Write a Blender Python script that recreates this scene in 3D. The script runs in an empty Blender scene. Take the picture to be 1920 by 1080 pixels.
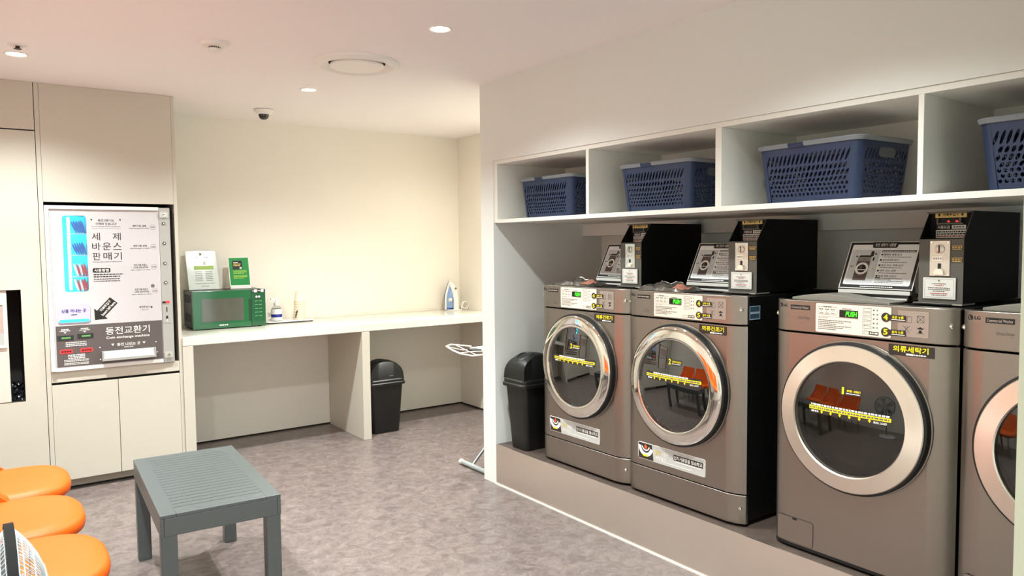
import bpy, bmesh, math, random
from math import sin, cos, pi, radians, sqrt, atan2
from mathutils import Vector, Matrix
random.seed(7)
S = bpy.context.scene
COL = S.collection

# ------------------------------------------------------------------ camera, world, exposure
cam_d = bpy.data.cameras.new('camera'); cam_d.sensor_width = 36.0; cam_d.lens = 1392.923 / 1920 * 36.0
cam_d.clip_start = 0.05
cam = bpy.data.objects.new('camera', cam_d); COL.objects.link(cam)
_r = Vector((0.81066196, -0.58542408, -0.01028755)); _u = Vector((0.04215894, 0.04083678, 0.998276)); _f = Vector((0.5839947, 0.80969809, -0.05778569))
cam.matrix_world = Matrix(((_r.x, _u.x, -_f.x, 0.0), (_r.y, _u.y, -_f.y, 0.0), (_r.z, _u.z, -_f.z, 1.5), (0, 0, 0, 1)))
S.camera = cam
w = bpy.data.worlds.new('world'); S.world = w; w.use_nodes = True
w.node_tree.nodes['Background'].inputs[0].default_value = (0.93, 1.0, 0.99, 1)
w.node_tree.nodes['Background'].inputs[1].default_value = 1.5
S.view_settings.view_transform = 'Standard'; S.view_settings.look = 'None'
S.view_settings.gamma = 1.0; S.view_settings.use_curve_mapping = False
S.view_settings.exposure = 0.52
CEIL = 2.497
BEAM_W = 135.0
LAMP_W, LAMP_COL = 98.0, (0.925, 0.995, 0.97)
# recessed ceiling downlights: x, y
LAMPS = [(0.212, 4.588), (1.779, 3.012), (1.760, 4.62), (0.212, 3.0), (3.25, 4.62), (0.212, 1.42), (1.775, 1.42), (0.212, -0.2), (1.775, -0.2)]
for (lx, ly) in LAMPS:
    ld = bpy.data.lights.new('downlight_lamp', 'SPOT'); ld.energy = LAMP_W; ld.color = LAMP_COL
    if lx > 3: ld.energy = LAMP_W * 0.62; ld.color = (1.0, 0.96, 0.82)
    if ly < 0: ld.energy = LAMP_W * 0.4
    ld.spot_size = radians(170 if lx > 3 else 140); ld.spot_blend = 1.0; ld.shadow_soft_size = 0.03
    lo = bpy.data.objects.new('downlight_lamp', ld); lo.location = (lx, ly, CEIL - 0.03); COL.objects.link(lo)
    bd_ = bpy.data.lights.new('downlight_beam', 'SPOT'); bd_.energy = BEAM_W; bd_.color = LAMP_COL      # the reflector's narrow beam
    bd_.spot_size = radians(78); bd_.spot_blend = 1.0; bd_.shadow_soft_size = 0.02
    bo = bpy.data.objects.new('downlight_beam', bd_); bo.location = (lx, ly, CEIL - 0.02); COL.objects.link(bo)
S.cycles.max_bounces = 10; S.cycles.diffuse_bounces = 6; S.cycles.glossy_bounces = 5
S.cycles.transparent_max_bounces = 12; S.cycles.transmission_bounces = 6
S.cycles.sample_clamp_indirect = 6.0; S.cycles.caustics_reflective = False; S.cycles.caustics_refractive = False

# ------------------------------------------------------------------ materials
def lin(h):
    h = h.lstrip('#'); o = []
    for i in (0, 2, 4):
        c = int(h[i:i + 2], 16) / 255
        o.append(c / 12.92 if c <= 0.04045 else ((c + 0.055) / 1.055) ** 2.4)
    return (*o, 1.0)
def mat(name, hexc, rough=0.5, metal=0.0, spec=0.5, noise=0.0, scale=40.0, bump=0.0, coat=0.0, emit=None, estr=0.0, alpha=None, aniso=0.0):
    m = bpy.data.materials.new(name); m.use_nodes = True
    nt = m.node_tree; b = nt.nodes['Principled BSDF']; c = lin(hexc)
    b.inputs['Base Color'].default_value = c; b.inputs['Roughness'].default_value = rough
    b.inputs['Metallic'].default_value = metal; b.inputs['Specular IOR Level'].default_value = spec
    b.inputs['Coat Weight'].default_value = coat; b.inputs['Coat Roughness'].default_value = 0.05
    b.inputs['Anisotropic'].default_value = aniso
    if emit: b.inputs['Emission Color'].default_value = lin(emit); b.inputs['Emission Strength'].default_value = estr
    if noise or bump:
        tc = nt.nodes.new('ShaderNodeTexCoord'); n = nt.nodes.new('ShaderNodeTexNoise')
        n.inputs['Scale'].default_value = scale; n.inputs['Detail'].default_value = 5
        nt.links.new(tc.outputs['Object'], n.inputs['Vector'])
        if noise:
            mx = nt.nodes.new('ShaderNodeMix'); mx.data_type = 'RGBA'
            mx.inputs[6].default_value = tuple(x * (1 - noise) for x in c[:3]) + (1,); mx.inputs[7].default_value = tuple(min(1, x * (1 + noise)) for x in c[:3]) + (1,)
            nt.links.new(n.outputs['Fac'], mx.inputs[0]); nt.links.new(mx.outputs[2], b.inputs['Base Color'])
        if bump:
            bp = nt.nodes.new('ShaderNodeBump'); bp.inputs['Strength'].default_value = bump; bp.inputs['Distance'].default_value = 0.002
            nt.links.new(n.outputs['Fac'], bp.inputs['Height']); nt.links.new(bp.outputs[0], b.inputs['Normal'])
    return m
def glass_mat(name, tint, refl=0.06, rough=0.0):
    m = bpy.data.materials.new(name); m.use_nodes = True; nt = m.node_tree
    for n in list(nt.nodes): nt.nodes.remove(n)
    o = nt.nodes.new('ShaderNodeOutputMaterial'); t = nt.nodes.new('ShaderNodeBsdfTransparent'); g = nt.nodes.new('ShaderNodeBsdfGlossy')
    t.inputs[0].default_value = lin(tint); g.inputs['Roughness'].default_value = rough
    lw = nt.nodes.new('ShaderNodeLayerWeight'); lw.inputs[0].default_value = 0.5
    pw = nt.nodes.new('ShaderNodeMath'); pw.operation = 'POWER'; pw.inputs[1].default_value = 4.0
    ad = nt.nodes.new('ShaderNodeMath'); ad.operation = 'ADD'; ad.inputs[1].default_value = refl; ad.use_clamp = True
    mx = nt.nodes.new('ShaderNodeMixShader')
    nt.links.new(lw.outputs['Facing'], pw.inputs[0]); nt.links.new(pw.outputs[0], ad.inputs[0]); nt.links.new(ad.outputs[0], mx.inputs[0])
    nt.links.new(t.outputs[0], mx.inputs[1]); nt.links.new(g.outputs[0], mx.inputs[2]); nt.links.new(mx.outputs[0], o.inputs[0])
    return m
def floor_mat(name, a, b_, c_, rough):
    m = bpy.data.materials.new(name); m.use_nodes = True; nt = m.node_tree; p = nt.nodes['Principled BSDF']
    tc = nt.nodes.new('ShaderNodeTexCoord')
    def noise(scale, det, rgh, dist=0.0):
        n = nt.nodes.new('ShaderNodeTexNoise'); n.inputs['Scale'].default_value = scale; n.inputs['Detail'].default_value = det
        n.inputs['Roughness'].default_value = rgh; n.inputs['Distortion'].default_value = dist
        nt.links.new(tc.outputs['Object'], n.inputs['Vector']); return n
    n1 = noise(4.5, 9, 0.72, 0.4); n2 = noise(17.0, 9, 0.78, 0.8); n3 = noise(70.0, 5, 0.75)
    def ramp(n, lo, hi):
        r = nt.nodes.new('ShaderNodeMapRange'); r.inputs[1].default_value = lo; r.inputs[2].default_value = hi
        nt.links.new(n.outputs['Fac'], r.inputs[0]); return r
    def mix(fac, x, y):
        mx = nt.nodes.new('ShaderNodeMix'); mx.data_type = 'RGBA'
        nt.links.new(fac, mx.inputs[0])
        for s, k in ((x, 6), (y, 7)):
            if isinstance(s, str): mx.inputs[k].default_value = lin(s)
            else: nt.links.new(s, mx.inputs[k])
        return mx.outputs[2]
    col = mix(ramp(n1, 0.2, 0.8).outputs[0], a, b_)
    col = mix(ramp(n2, 0.40, 0.95).outputs[0], col, c_)
    rr = ramp(n3, 0.3, 0.8); rr.inputs[3].default_value = 0.0; rr.inputs[4].default_value = 0.22
    col = mix(rr.outputs[0], col, '#4a3f3b')
    nt.links.new(col, p.inputs['Base Color']); p.inputs['Roughness'].default_value = rough
    bp = nt.nodes.new('ShaderNodeBump'); bp.inputs['Strength'].default_value = 0.05; bp.inputs['Distance'].default_value = 0.001
    nt.links.new(n2.outputs['Fac'], bp.inputs['Height']); nt.links.new(bp.outputs[0], p.inputs['Normal'])
    return m
def brushed_mat(name, hexc, rough, scale=(1, 1, 120), amt=0.1):
    m = mat(name, hexc, rough, 1.0); nt = m.node_tree; p = nt.nodes['Principled BSDF']
    tc = nt.nodes.new('ShaderNodeTexCoord'); mp = nt.nodes.new('ShaderNodeMapping'); mp.inputs['Scale'].default_value = scale
    n = nt.nodes.new('ShaderNodeTexNoise'); n.inputs['Scale'].default_value = 6; n.inputs['Detail'].default_value = 3
    r = nt.nodes.new('ShaderNodeMapRange'); r.inputs[3].default_value = rough - amt; r.inputs[4].default_value = rough + amt
    nt.links.new(tc.outputs['Object'], mp.inputs[0]); nt.links.new(mp.outputs[0], n.inputs['Vector'])
    nt.links.new(n.outputs['Fac'], r.inputs[0]); nt.links.new(r.outputs[0], p.inputs['Roughness'])
    return m

WALL = mat('wall_paint', '#e6e1d6', 0.75, noise=0.02, scale=3)
WALLR = mat('wall_paint_grey', '#dfe0dc', 0.75, noise=0.02, scale=3)
CEILM = mat('ceiling_paint', '#f0ebeb', 0.8, noise=0.01, scale=3)
LAM = mat('cream_laminate', '#c8c2b5', 0.42, noise=0.02, scale=60, bump=0.03)
LAMW = mat('white_solid_surface', '#dbd6cb', 0.16, noise=0.01, scale=8)
SHELF = mat('shelf_laminate', '#e2e0d9', 0.5, noise=0.015, scale=30)
GAP = mat('dark_gap', '#1a1815', 0.9)
KICK = mat('toe_kick', '#c6bdaf', 0.6)
FLOOR = floor_mat('marbled_vinyl', '#54494a', '#6d605c', '#a4968f', 0.31)
PLAT = floor_mat('platform_vinyl', '#423733', '#52463f', '#6a5c54', 0.4)
STEEL = brushed_mat('brushed_steel', '#f3eae0', 0.30, (.3, .3, 60), .012)
WHITE = mat('white_plastic', '#e9e6e1', 0.4, noise=0.01)
BLACKM = mat('black_powder_coat', '#050505', 0.6, spec=0.25, noise=0.1, scale=300)
BRONZE = brushed_mat('bronze_metallic_panel', '#9b938b', 0.36, (1, 1, 1), 0.02)
CHROME = mat('chrome', '#e8e4dc', 0.04, 1.0)
SATIN = mat('satin_aluminium', '#efe2d4', 0.34, 1.0, aniso=0.75)
_tn = SATIN.node_tree.nodes.new('ShaderNodeTangent'); _tn.direction_type = 'RADIAL'; _tn.axis = 'Y'
SATIN.node_tree.links.new(_tn.outputs[0], SATIN.node_tree.nodes['Principled BSDF'].inputs['Tangent'])
DARKR = mat('black_rubber', '#101011', 0.45)
DRUM = mat('drum_steel', '#b5b1a8', 0.36, 1.0, noise=0.15, scale=60)
GLASSD = glass_mat('tinted_door_glass', '#6a6862', 0.17)
GLASSW = glass_mat('washer_door_glass', '#a4a49c', 0.08)
BOWL = glass_mat('door_glass_bowl', '#e6e8e4', 0.10)
CLEAR = glass_mat('clear_plastic', '#f4f6f6', 0.03)
PANELW = mat('control_panel_white', '#e9dccf', 0.4)
INK = mat('black_ink', '#161413', 0.6)
INKG = mat('grey_ink', '#6b645e', 0.6)
INKW = mat('white_ink', '#f4f1ec', 0.6)
YEL = mat('yellow_ink', '#f7e21a', 0.5)
BROWN = mat('dark_brown_label', '#2f2724', 0.45)
LBL = mat('pale_label', '#b9aaa0', 0.4, 0.4)
GREENLED = mat('green_led', '#0a2a08', 0.4, emit='#3dff1e', estr=2.6)
DISP = mat('display_black', '#0b120b', 0.15)
COINBOX = mat('coin_box_sheen_grey', '#62605b', 0.45, 0.3, noise=0.08, scale=200)  # black box; the reflected sheen of its front is painted as this grey
PLATE = mat('coin_plate_steel', '#d9d2c8', 0.25, 0.7)
PAPER = mat('paper_white', '#e6e4de', 0.55)
PAPERG = mat('paper_grey', '#b9b8b4', 0.5)
GOLD = mat('gold_label', '#e0c070', 0.4)
REDL = mat('red_led', '#500a0a', 0.4, emit='#ff2a2a', estr=2.0)
REDINK = mat('red_ink', '#c0504a', 0.6)
NAVY = mat('navy_plastic', '#243352', 0.4, noise=0.03, scale=80)
GREYP = mat('light_grey_plastic', '#7d8288', 0.4)
BINM = mat('black_bin_plastic', '#121211', 0.42, noise=0.15, scale=250, bump=0.05)
TABLE = mat('grey_resin', '#474d4d', 0.36, spec=0.9, noise=0.03, scale=120)
ORANGE = mat('orange_leather', '#e05a00', 0.5, spec=0.35, noise=0.04, scale=90, bump=0.06)
METALG = mat('grey_metal', '#8e9090', 0.35, 0.8)
FANG = mat('fan_grey', '#b4b8ba', 0.35, noise=0.02)
GREEN = mat('green_gloss', '#21603a', 0.12, coat=0.5)
GREEND = mat('green_dark_gloss', '#1c5432', 0.15, coat=0.5)
MWBLACK = mat('microwave_black', '#1c1b1a', 0.35)
MWGLASS = mat('microwave_window', '#55564c', 0.08, coat=0.6)
SIGNG = mat('sign_green', '#12833c', 0.35)
LIME = mat('lime_band', '#8fb03e', 0.5)
BLUEL = mat('blue_label', '#1c2a8c', 0.4)
SOAP = glass_mat('clear_bottle', '#eef0ee', 0.04)
CUPM = mat('paper_cup', '#efe0c9', 0.6)
IRONB = mat('iron_blue', '#7f9cc8', 0.2, coat=0.4)
IRONB2 = mat('iron_deep_blue', '#3f6bb5', 0.2, coat=0.4)
ARROWW = mat('vending_white', '#c6c2c4', 0.35)
VGREY = mat('vending_dark_grey', '#5b5250', 0.4)
VSTEEL = mat('vending_steel', '#b9b6b0', 0.35, 0.5)
CYAN = mat('window_cyan_glow', '#5ff0f0', 0.4)  # the tube's cyan light is put into the lining colour
CYANL = mat('cyan_tube', '#bff8ff', 0.4, emit='#6ff4ff', estr=15.0)
LAV = mat('backlit_lavender', '#b9b4dc', 0.4, emit='#b0a8ff', estr=0.12)
CYANE = mat('backlit_cyan', '#3fc4e8', 0.4, emit='#30c8ff', estr=0.5)
BLUES = mat('blue_sachet', '#1f62c8', 0.25, noise=0.2, scale=60)
REDS = mat('red_sachet', '#d02848', 0.25, noise=0.2, scale=60)
WHITES = mat('white_sachet', '#f0e8ee', 0.3)
BULB = mat('lamp_lens', '#ffffff', 0.4, emit='#fff2dc', estr=14.0)
FOIL = mat('silver_pouch', '#6e6964', 0.24, 0.7, noise=0.35, scale=18)
PINK = mat('salmon_print', '#a06a58', 0.45, noise=0.45, scale=110)
DIAL = mat('dial_grey', '#565c66', 0.4)
FLAME = mat('orange_print', '#d95a30', 0.5)
LID = mat('lid_grey', '#8d887e', 0.4)
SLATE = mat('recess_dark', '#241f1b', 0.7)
ICON = mat('icon_plate', '#a99c92', 0.35, 0.4)
MIST = mat('pale_green_paint', '#c9cdb8', 0.6)

# ------------------------------------------------------------------ mesh helpers
class MB:
    def __init__(s): s.v = []; s.f = []; s.m = []
    def add(s, vs, fs, m=0):
        o = len(s.v); s.v += [tuple(p) for p in vs]
        for f in fs: s.f.append(tuple(i + o for i in f)); s.m.append(m)
        return s
    def box(s, x0, x1, y0, y1, z0, z1, m=0):
        vs = [(x, y, z) for z in (z0, z1) for y in (y0, y1) for x in (x0, x1)]
        return s.add(vs, [(0, 2, 3, 1), (4, 5, 7, 6), (0, 1, 5, 4), (2, 6, 7, 3), (0, 4, 6, 2), (1, 3, 7, 5)], m)
    def prism(s, poly, ax, a0, a1, m=0):
        n = len(poly)
        def P(p, a): return {'x': (a, p[0], p[1]), 'y': (p[0], a, p[1]), 'z': (p[0], p[1], a)}[ax]
        vs = [P(p, a0) for p in poly] + [P(p, a1) for p in poly]
        return s.add(vs, [tuple(range(n))[::-1], tuple(range(n, 2 * n))] + [(i, (i + 1) % n, n + (i + 1) % n, n + i) for i in range(n)], m)
    def loft(s, rings, m=0, closed=True, cap=True):
        n = len(rings[0]); vs = [p for r in rings for p in r]; fs = []
        for k in range(len(rings) - 1):
            for i in range(n if closed else n - 1):
                j = (i + 1) % n
                fs.append((k * n + i, k * n + j, (k + 1) * n + j, (k + 1) * n + i))
        if cap and closed: fs += [tuple(range(n))[::-1], tuple(range((len(rings) - 1) * n, len(rings) * n))]
        return s.add(vs, fs, m)
    def lathe(s, prof, c, ax='z', n=48, m=0, cap=True):
        rings = []
        for (r, h) in prof:
            ring = []
            for i in range(n):
                a = 2 * pi * i / n; p, q = r * cos(a), r * sin(a)
                ring.append({'z': (c[0] + p, c[1] + q, c[2] + h), 'y': (c[0] + p, c[1] + h, c[2] + q), 'x': (c[0] + h, c[1] + p, c[2] + q)}[ax])
            rings.append(ring)
        return s.loft(rings, m, True, cap)
    def tube(s, pts, r, n=10, m=0, closed=False):
        pts = [Vector(p) for p in pts]; rings = []; N = len(pts); up = None
        for i, p in enumerate(pts):
            if closed: d = pts[(i + 1) % N] - pts[i - 1]
            else: d = pts[min(i + 1, N - 1)] - pts[max(i - 1, 0)]
            d.normalize()
            if up is None: up = Vector((0, 0, 1)) if abs(d.z) < 0.9 else Vector((1, 0, 0))
            a = d.cross(up).normalized(); b = a.cross(d).normalized(); up = b
            rr = r[i] if isinstance(r, (list, tuple)) else r
            rings.append([p + a * rr * cos(2 * pi * k / n) + b * rr * sin(2 * pi * k / n) for k in range(n)])
        if closed: rings.append(rings[0])
        return s.loft(rings, m, True, not closed)
    def ball(s, c, r, m=0, n=16, sx=1, sy=1, sz=1):
        pr = [(max(1e-4, r * sin(pi * k / (n // 2))), -r * cos(pi * k / (n // 2))) for k in range(n // 2 + 1)]
        rings = [[(c[0] + sx * q * cos(2 * pi * i / n), c[1] + sy * q * sin(2 * pi * i / n), c[2] + sz * h) for i in range(n)] for q, h in pr]
        return s.loft(rings, m)
    def build(s, name, mats, parent=None, world=False, bevel=0.0, seg=2, solid=0.0, angle=35, subd=0):
        me = bpy.data.meshes.new(name)
        o = Vector((0, 0, 0))
        if world and parent is not None:
            q = parent
            while q is not None: o += q.location; q = q.parent
        me.from_pydata([(p[0] - o.x, p[1] - o.y, p[2] - o.z) for p in s.v], [], s.f)
        if not isinstance(mats, (list, tuple)): mats = [mats]
        for m in mats: me.materials.append(m)
        for i, p in enumerate(me.polygons): p.material_index = s.m[i]
        bm = bmesh.new(); bm.from_mesh(me)
        bmesh.ops.recalc_face_normals(bm, faces=bm.faces[:])
        ca = radians(angle)
        for e in bm.edges:
            e.smooth = len(e.link_faces) == 2 and e.calc_face_angle(0) < ca
        for f in bm.faces: f.smooth = True
        bm.to_mesh(me); bm.free()
        ob = bpy.data.objects.new(name, me); COL.objects.link(ob)
        if parent is not None: ob.parent = parent
        if solid:
            md = ob.modifiers.new('solidify', 'SOLIDIFY'); md.thickness = solid; md.offset = 0
        if bevel:
            md = ob.modifiers.new('bevel', 'BEVEL'); md.width = bevel; md.segments = seg; md.limit_method = 'ANGLE'; md.angle_limit = radians(40)
            md.harden_normals = True
        if subd:
            md = ob.modifiers.new('subsurf', 'SUBSURF'); md.levels = subd; md.render_levels = subd
        return ob
def rrect(x0, x1, y0, y1, r, n=4):
    pts = []
    for (cx, cy, a0) in ((x1 - r, y1 - r, 0), (x0 + r, y1 - r, 90), (x0 + r, y0 + r, 180), (x1 - r, y0 + r, 270)):
        for k in range(n + 1):
            a = radians(a0 + 90 * k / n); pts.append((cx + r * cos(a), cy + r * sin(a)))
    return pts
# flat marks on a surface: F maps (u, v) to a point
def flat(y): return lambda u, v: (u, y, v)
def quad(mb, F, u0, u1, v0, v1, m=0, n=1):
    for k in range(n):
        a, b = u0 + (u1 - u0) * k / n, u0 + (u1 - u0) * (k + 1) / n
        mb.add([F(a, v0), F(b, v0), F(b, v1), F(a, v1)], [(0, 1, 2, 3)], m)
def poly(mb, F, pts, m=0): mb.add([F(*p) for p in pts], [tuple(range(len(pts)))], m)
def disc(mb, F, cu, cv, r, m=0, n=24, ry=None): poly(mb, F, [(cu + r * cos(2 * pi * i / n), cv + (ry or r) * sin(2 * pi * i / n)) for i in range(n)], m)
def ring(mb, F, cu, cv, r0, r1, m=0, n=32):
    for i in range(n):
        a, b = 2 * pi * i / n, 2 * pi * (i + 1) / n
        mb.add([F(cu + r * cos(t), cv + r * sin(t)) for r, t in ((r0, a), (r1, a), (r1, b), (r0, b))], [(0, 1, 2, 3)], m)
def line(mb, F, p, q, w, m=0):
    d = Vector((q[0] - p[0], q[1] - p[1])); l = d.length or 1; nx, ny = -d.y / l * w / 2, d.x / l * w / 2
    mb.add([F(p[0] - nx, p[1] - ny), F(q[0] - nx, q[1] - ny), F(q[0] + nx, q[1] + ny), F(p[0] + nx, p[1] + ny)], [(0, 1, 2, 3)], m)
def frame(mb, F, u0, u1, v0, v1, w, m=0):
    for a in ((u0, u1, v0, v0 + w), (u0, u1, v1 - w, v1), (u0, u0 + w, v0, v1), (u1 - w, u1, v0, v1)): quad(mb, F, *a, m)
def strokes(mb, F, u0, u1, v, h, m=0, seed=0):     # a line of print too small to read
    rnd = random.Random(seed * 13 + int(u0 * 999)); u = u0
    while u < u1 - h * 0.4:
        L = min(h * rnd.uniform(0.7, 2.6), u1 - u)
        quad(mb, F, u, u + L, v - h / 2, v + h / 2, m); u += L + h * rnd.uniform(0.35, 0.6)
_tc = {}
_fc = bpy.data.curves.new('glyph_source', 'FONT'); _fo = bpy.data.objects.new('glyph_source', _fc); COL.objects.link(_fo)
def glyphs(s, bold):
    k = (s, bold)
    if k not in _tc:
        _fc.body = s; _fc.resolution_u = 3; _fc.offset = bold
        dg = bpy.context.evaluated_depsgraph_get(); dg.update()
        e = _fo.evaluated_get(dg); m = e.to_mesh()
        vs = [(v.co.x, v.co.y) for v in m.vertices]; fs = [tuple(p.vertices) for p in m.polygons]; e.to_mesh_clear()
        x0 = min(p[0] for p in vs); x1 = max(p[0] for p in vs); y0 = min(p[1] for p in vs); y1 = max(p[1] for p in vs)
        _tc[k] = ([((p[0] - x0) / (x1 - x0), (p[1] - y0) / (y1 - y0)) for p in vs], fs, (x1 - x0) / (y1 - y0))
    return _tc[k]
def text(mb, F, s, u0, u1, v0, v1, m=0, bold=0.012, fit=True, shear=0.0):
    vs, fs, asp = glyphs(s, bold)
    if not fit:                                     # keep the letters' proportions, centred in the box
        w_ = min(u1 - u0, (v1 - v0) * asp); c = (u0 + u1) / 2; u0, u1 = c - w_ / 2, c + w_ / 2
    mb.add([F(u0 + (u1 - u0) * a + shear * (v1 - v0) * b, v0 + (v1 - v0) * b) for a, b in vs], fs, m)
def holed(mb, F, u0, u1, v0, v1, loop, m=0):        # a rectangle with a hole whose outline is loop (counter-clockwise)
    cu = (min(p[0] for p in loop) + max(p[0] for p in loop)) / 2; cv = (min(p[1] for p in loop) + max(p[1] for p in loop)) / 2
    fine = []
    for i, p in enumerate(loop):
        q = loop[(i + 1) % len(loop)]; k = max(1, int(sqrt((q[0] - p[0]) ** 2 + (q[1] - p[1]) ** 2) / .012))
        fine += [(p[0] + (q[0] - p[0]) * j / k, p[1] + (q[1] - p[1]) * j / k) for j in range(k)]
    loop = fine; n = len(loop)
    if sum(loop[i][0] * loop[(i + 1) % n][1] - loop[(i + 1) % n][0] * loop[i][1] for i in range(n)) < 0: loop = loop[::-1]
    def hit(p):
        dx, dy = p[0] - cu, p[1] - cv; t = 1e9; side = 0
        for (d, lim, k) in ((dx, (u1 - cu) if dx > 0 else (u0 - cu), 0 if dx > 0 else 2), (dy, (v1 - cv) if dy > 0 else (v0 - cv), 1 if dy > 0 else 3)):
            if abs(d) > 1e-9 and lim / d < t: t = lim / d; side = k
        return (cu + dx * t, cv + dy * t), side
    corner = {(0, 1): (u1, v1), (1, 2): (u0, v1), (2, 3): (u0, v0), (3, 0): (u1, v0)}
    for i in range(n):
        a, b = loop[i], loop[(i + 1) % n]; (pa, sa), (pb, sb) = hit(a), hit(b)
        pts = [a, pa] + ([corner[(sa, sb)]] if (sa, sb) in corner else []) + [pb, b]
        poly(mb, F, pts, m)

# ------------------------------------------------------------------ scene helpers
def tag(o, label=None, cat=None, group=None, kind=None):
    if label: o['label'] = label
    if cat: o['category'] = cat
    if group: o['group'] = group
    if kind: o['kind'] = kind
    return o
def thing(name, label, cat, loc=(0, 0, 0), rz=0.0, group=None, rot=None):
    o = bpy.data.objects.new(name, None); COL.objects.link(o); o.empty_display_size = 0.05
    o.location = loc; o.rotation_euler = rot or (0, 0, rz)
    return tag(o, label, cat, group)
def copy_tree(o, parent=None):
    c = o.copy(); COL.objects.link(c); c.parent = parent
    for ch in list(o.children): copy_tree(ch, c)
    return c
def struct(name, mb, m, bevel=0.0): return tag(mb.build(name, m, bevel=bevel), kind='structure')

# ================================================================== the setting
XL, YF, YB = -0.62, -1.6, 5.98
XW, XA = 2.60, 3.70
struct('floor', MB().box(XL - .1, 3.9, YF - .1, YB + .1, -0.06, 0.0), FLOOR)
struct('ceiling', MB().box(XL - .1, 3.9, YF - .1, YB + .1, CEIL, CEIL + 0.06), CEILM)
struct('wall_back', MB().box(XL - .1, 3.9, YB, YB + .1, 0, CEIL), WALL)
struct('wall_left', MB().box(XL - .1, XL, YF, YB, 0, CEIL), WALL)
# the laundry wall: header above the shelves and the end of the wall beside the alcove
struct('wall_right', MB().box(XW, 2.74, YF, 3.793, 2.016, CEIL).box(XW, 3.8, 3.793, 3.93, 0, CEIL), WALLR)
struct('wall_right_niche', MB().box(3.50, 3.6, YF, 3.793, 0, 2.2), WALLR)
struct('wall_right_alcove', MB().box(XA, XA + .1, 3.93, YB, 0, CEIL).box(XA - .006, XA, 3.93, 5.69, 0.0, 2.42), WALL)
struct('wall_entrance', MB().box(1.80, 1.90, YF, 0.645, 0, CEIL), MIST)
struct('trim_beam', MB().box(3.33, 3.50, YF, 3.793, 1.556, 1.634), WALLR)
struct('trim_floor_strip', MB().box(2.592, 2.602, YF, 3.80, 0.0, 0.006), mat('sealant', '#d5cec5', .6))
struct('baseboard_back', MB().box(1.165, XA, YB - .004, YB, 0, 0.012), GAP)
struct('baseboard_right_alcove', MB().box(XA - .010, XA - .006, 3.93, YB - .004, 0, 0.014), GAP)

# plinth under the machines
t = thing('machine_plinth', 'long low plinth with brushed steel front carrying the laundry machines', 'plinth', (2.6, 1.1, 0))
MB().box(2.604, 3.497, YF, 3.792, 0.0, 0.2535).build('plinth_top', PLAT, t, True)
MB().box(2.600, 2.604, YF, 3.792, 0.005, 0.2555).build('steel_fascia', STEEL, t, True)

# shelf unit above the machines
t = thing('wall_shelf_unit', 'long cream open shelf unit of basket compartments built into the laundry wall', 'shelf', (2.6, 1.1, 1.64))
SH0, SH1 = -0.6, 3.757
mb = MB(); mb.box(2.606, 3.15, SH0, 3.7925, 1.993, 2.0155); mb.build('top_board', SHELF, t, True, bevel=.001)
mb = MB(); mb.box(2.602, 3.46, SH0, 3.757, 1.635, 1.657); mb.build('bottom_board', SHELF, t, True, bevel=.001)
MB().box(2.606, 3.15, 3.757, 3.7925, 1.637, 1.993).build('side_board', SHELF, t, True, bevel=.001)
MB().box(3.15, 3.165, SH0, 3.757, 1.657, 1.993).build('back_board', SHELF, t, True)
for (a, b) in ((2.921, 2.943), (2.072, 2.104), (1.235, 1.254), (0.385, 0.405), (-0.6, -0.58)):
    MB().box(2.606, 3.15, a, b, 1.657, 1.993).build('divider', SHELF, t, True, bevel=.001)

# ================================================================== left wall of cabinets
CY = 5.30
t = thing('tall_cabinet', 'tall cream wall cabinet with an appliance recess, at the left edge', 'cabinet', (-0.15, CY, 0))
mb = MB()
holed(mb, flat(CY), XL, 0.318, 0.065, 2.208, [(0.211, 0.592), (0.211, 1.264), (-0.36, 1.264), (-0.36, 0.592)])
for (u, v) in (((XL, 0.065), (0.318, 0.065)), ((0.318, 0.065), (0.318, 2.208))):
    mb.add([(u[0], CY, u[1]), (v[0], CY, v[1]), (v[0], CY + .02, v[1]), (u[0], CY + .02, u[1])], [(0, 1, 2, 3)])
mb.build('front_panel', LAM, t, True)
MB().box(XL, 0.318, CY, CY + .02, 2.215, 2.496).build('upper_panel', LAM, t, True, bevel=.001)
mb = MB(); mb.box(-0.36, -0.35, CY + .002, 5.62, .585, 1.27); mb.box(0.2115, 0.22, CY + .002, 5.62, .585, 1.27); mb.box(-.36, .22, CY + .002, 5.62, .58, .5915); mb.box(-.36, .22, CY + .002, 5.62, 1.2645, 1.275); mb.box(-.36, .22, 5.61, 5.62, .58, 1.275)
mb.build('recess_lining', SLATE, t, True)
MB().box(XL, 0.318, CY + .022, 5.97, 1.28, CEIL - .002).build('carcass', GAP, t, True); MB().box(XL, 0.318, CY + .022, 5.97, 0.0, .575).build('carcass', GAP, t, True)
MB().box(XL, 0.33, CY + .075, CY + .085, 0, 0.063).build('toe_kick', KICK, t, True)
t = thing('built_in_appliance', 'pale appliance front with a small window set in the tall cabinet recess', 'appliance', (-0.1, 5.33, 0.592))
mb = MB(); mb.box(-0.33, 0.140, 5.31, 5.58, .5925, 1.262); mb.build('body', mat('appliance_face', '#d8cdc2', .4), t, True, bevel=.004)
mb = MB(); 
for a in ((-0.3, .132, .922, .936), (-.3, .132, 1.178, 1.192), (.118, .132, .936, 1.178)): mb.box(a[0], a[1], 5.298, 5.311, a[2], a[3])
mb.build('window_frame', WHITE, t, True, bevel=.002)
MB().box(-.3, .118, 5.304, 5.3105, 1.01, 1.178).box(-.3, .118, 5.304, 5.3105, .936, 1.01, 1).build('window_pane', [mat('pane_rose', '#b8a096', .15), mat('pane_grey', '#b5b3b0', .15)], t, True)
t = thing('plastic_film', 'black crumpled plastic film beside the appliance in the cabinet recess', 'plastic sheet', (0.175, 5.36, .592))
rnd = random.Random(3); mb = MB(); NX, NZ = 8, 10
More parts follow.
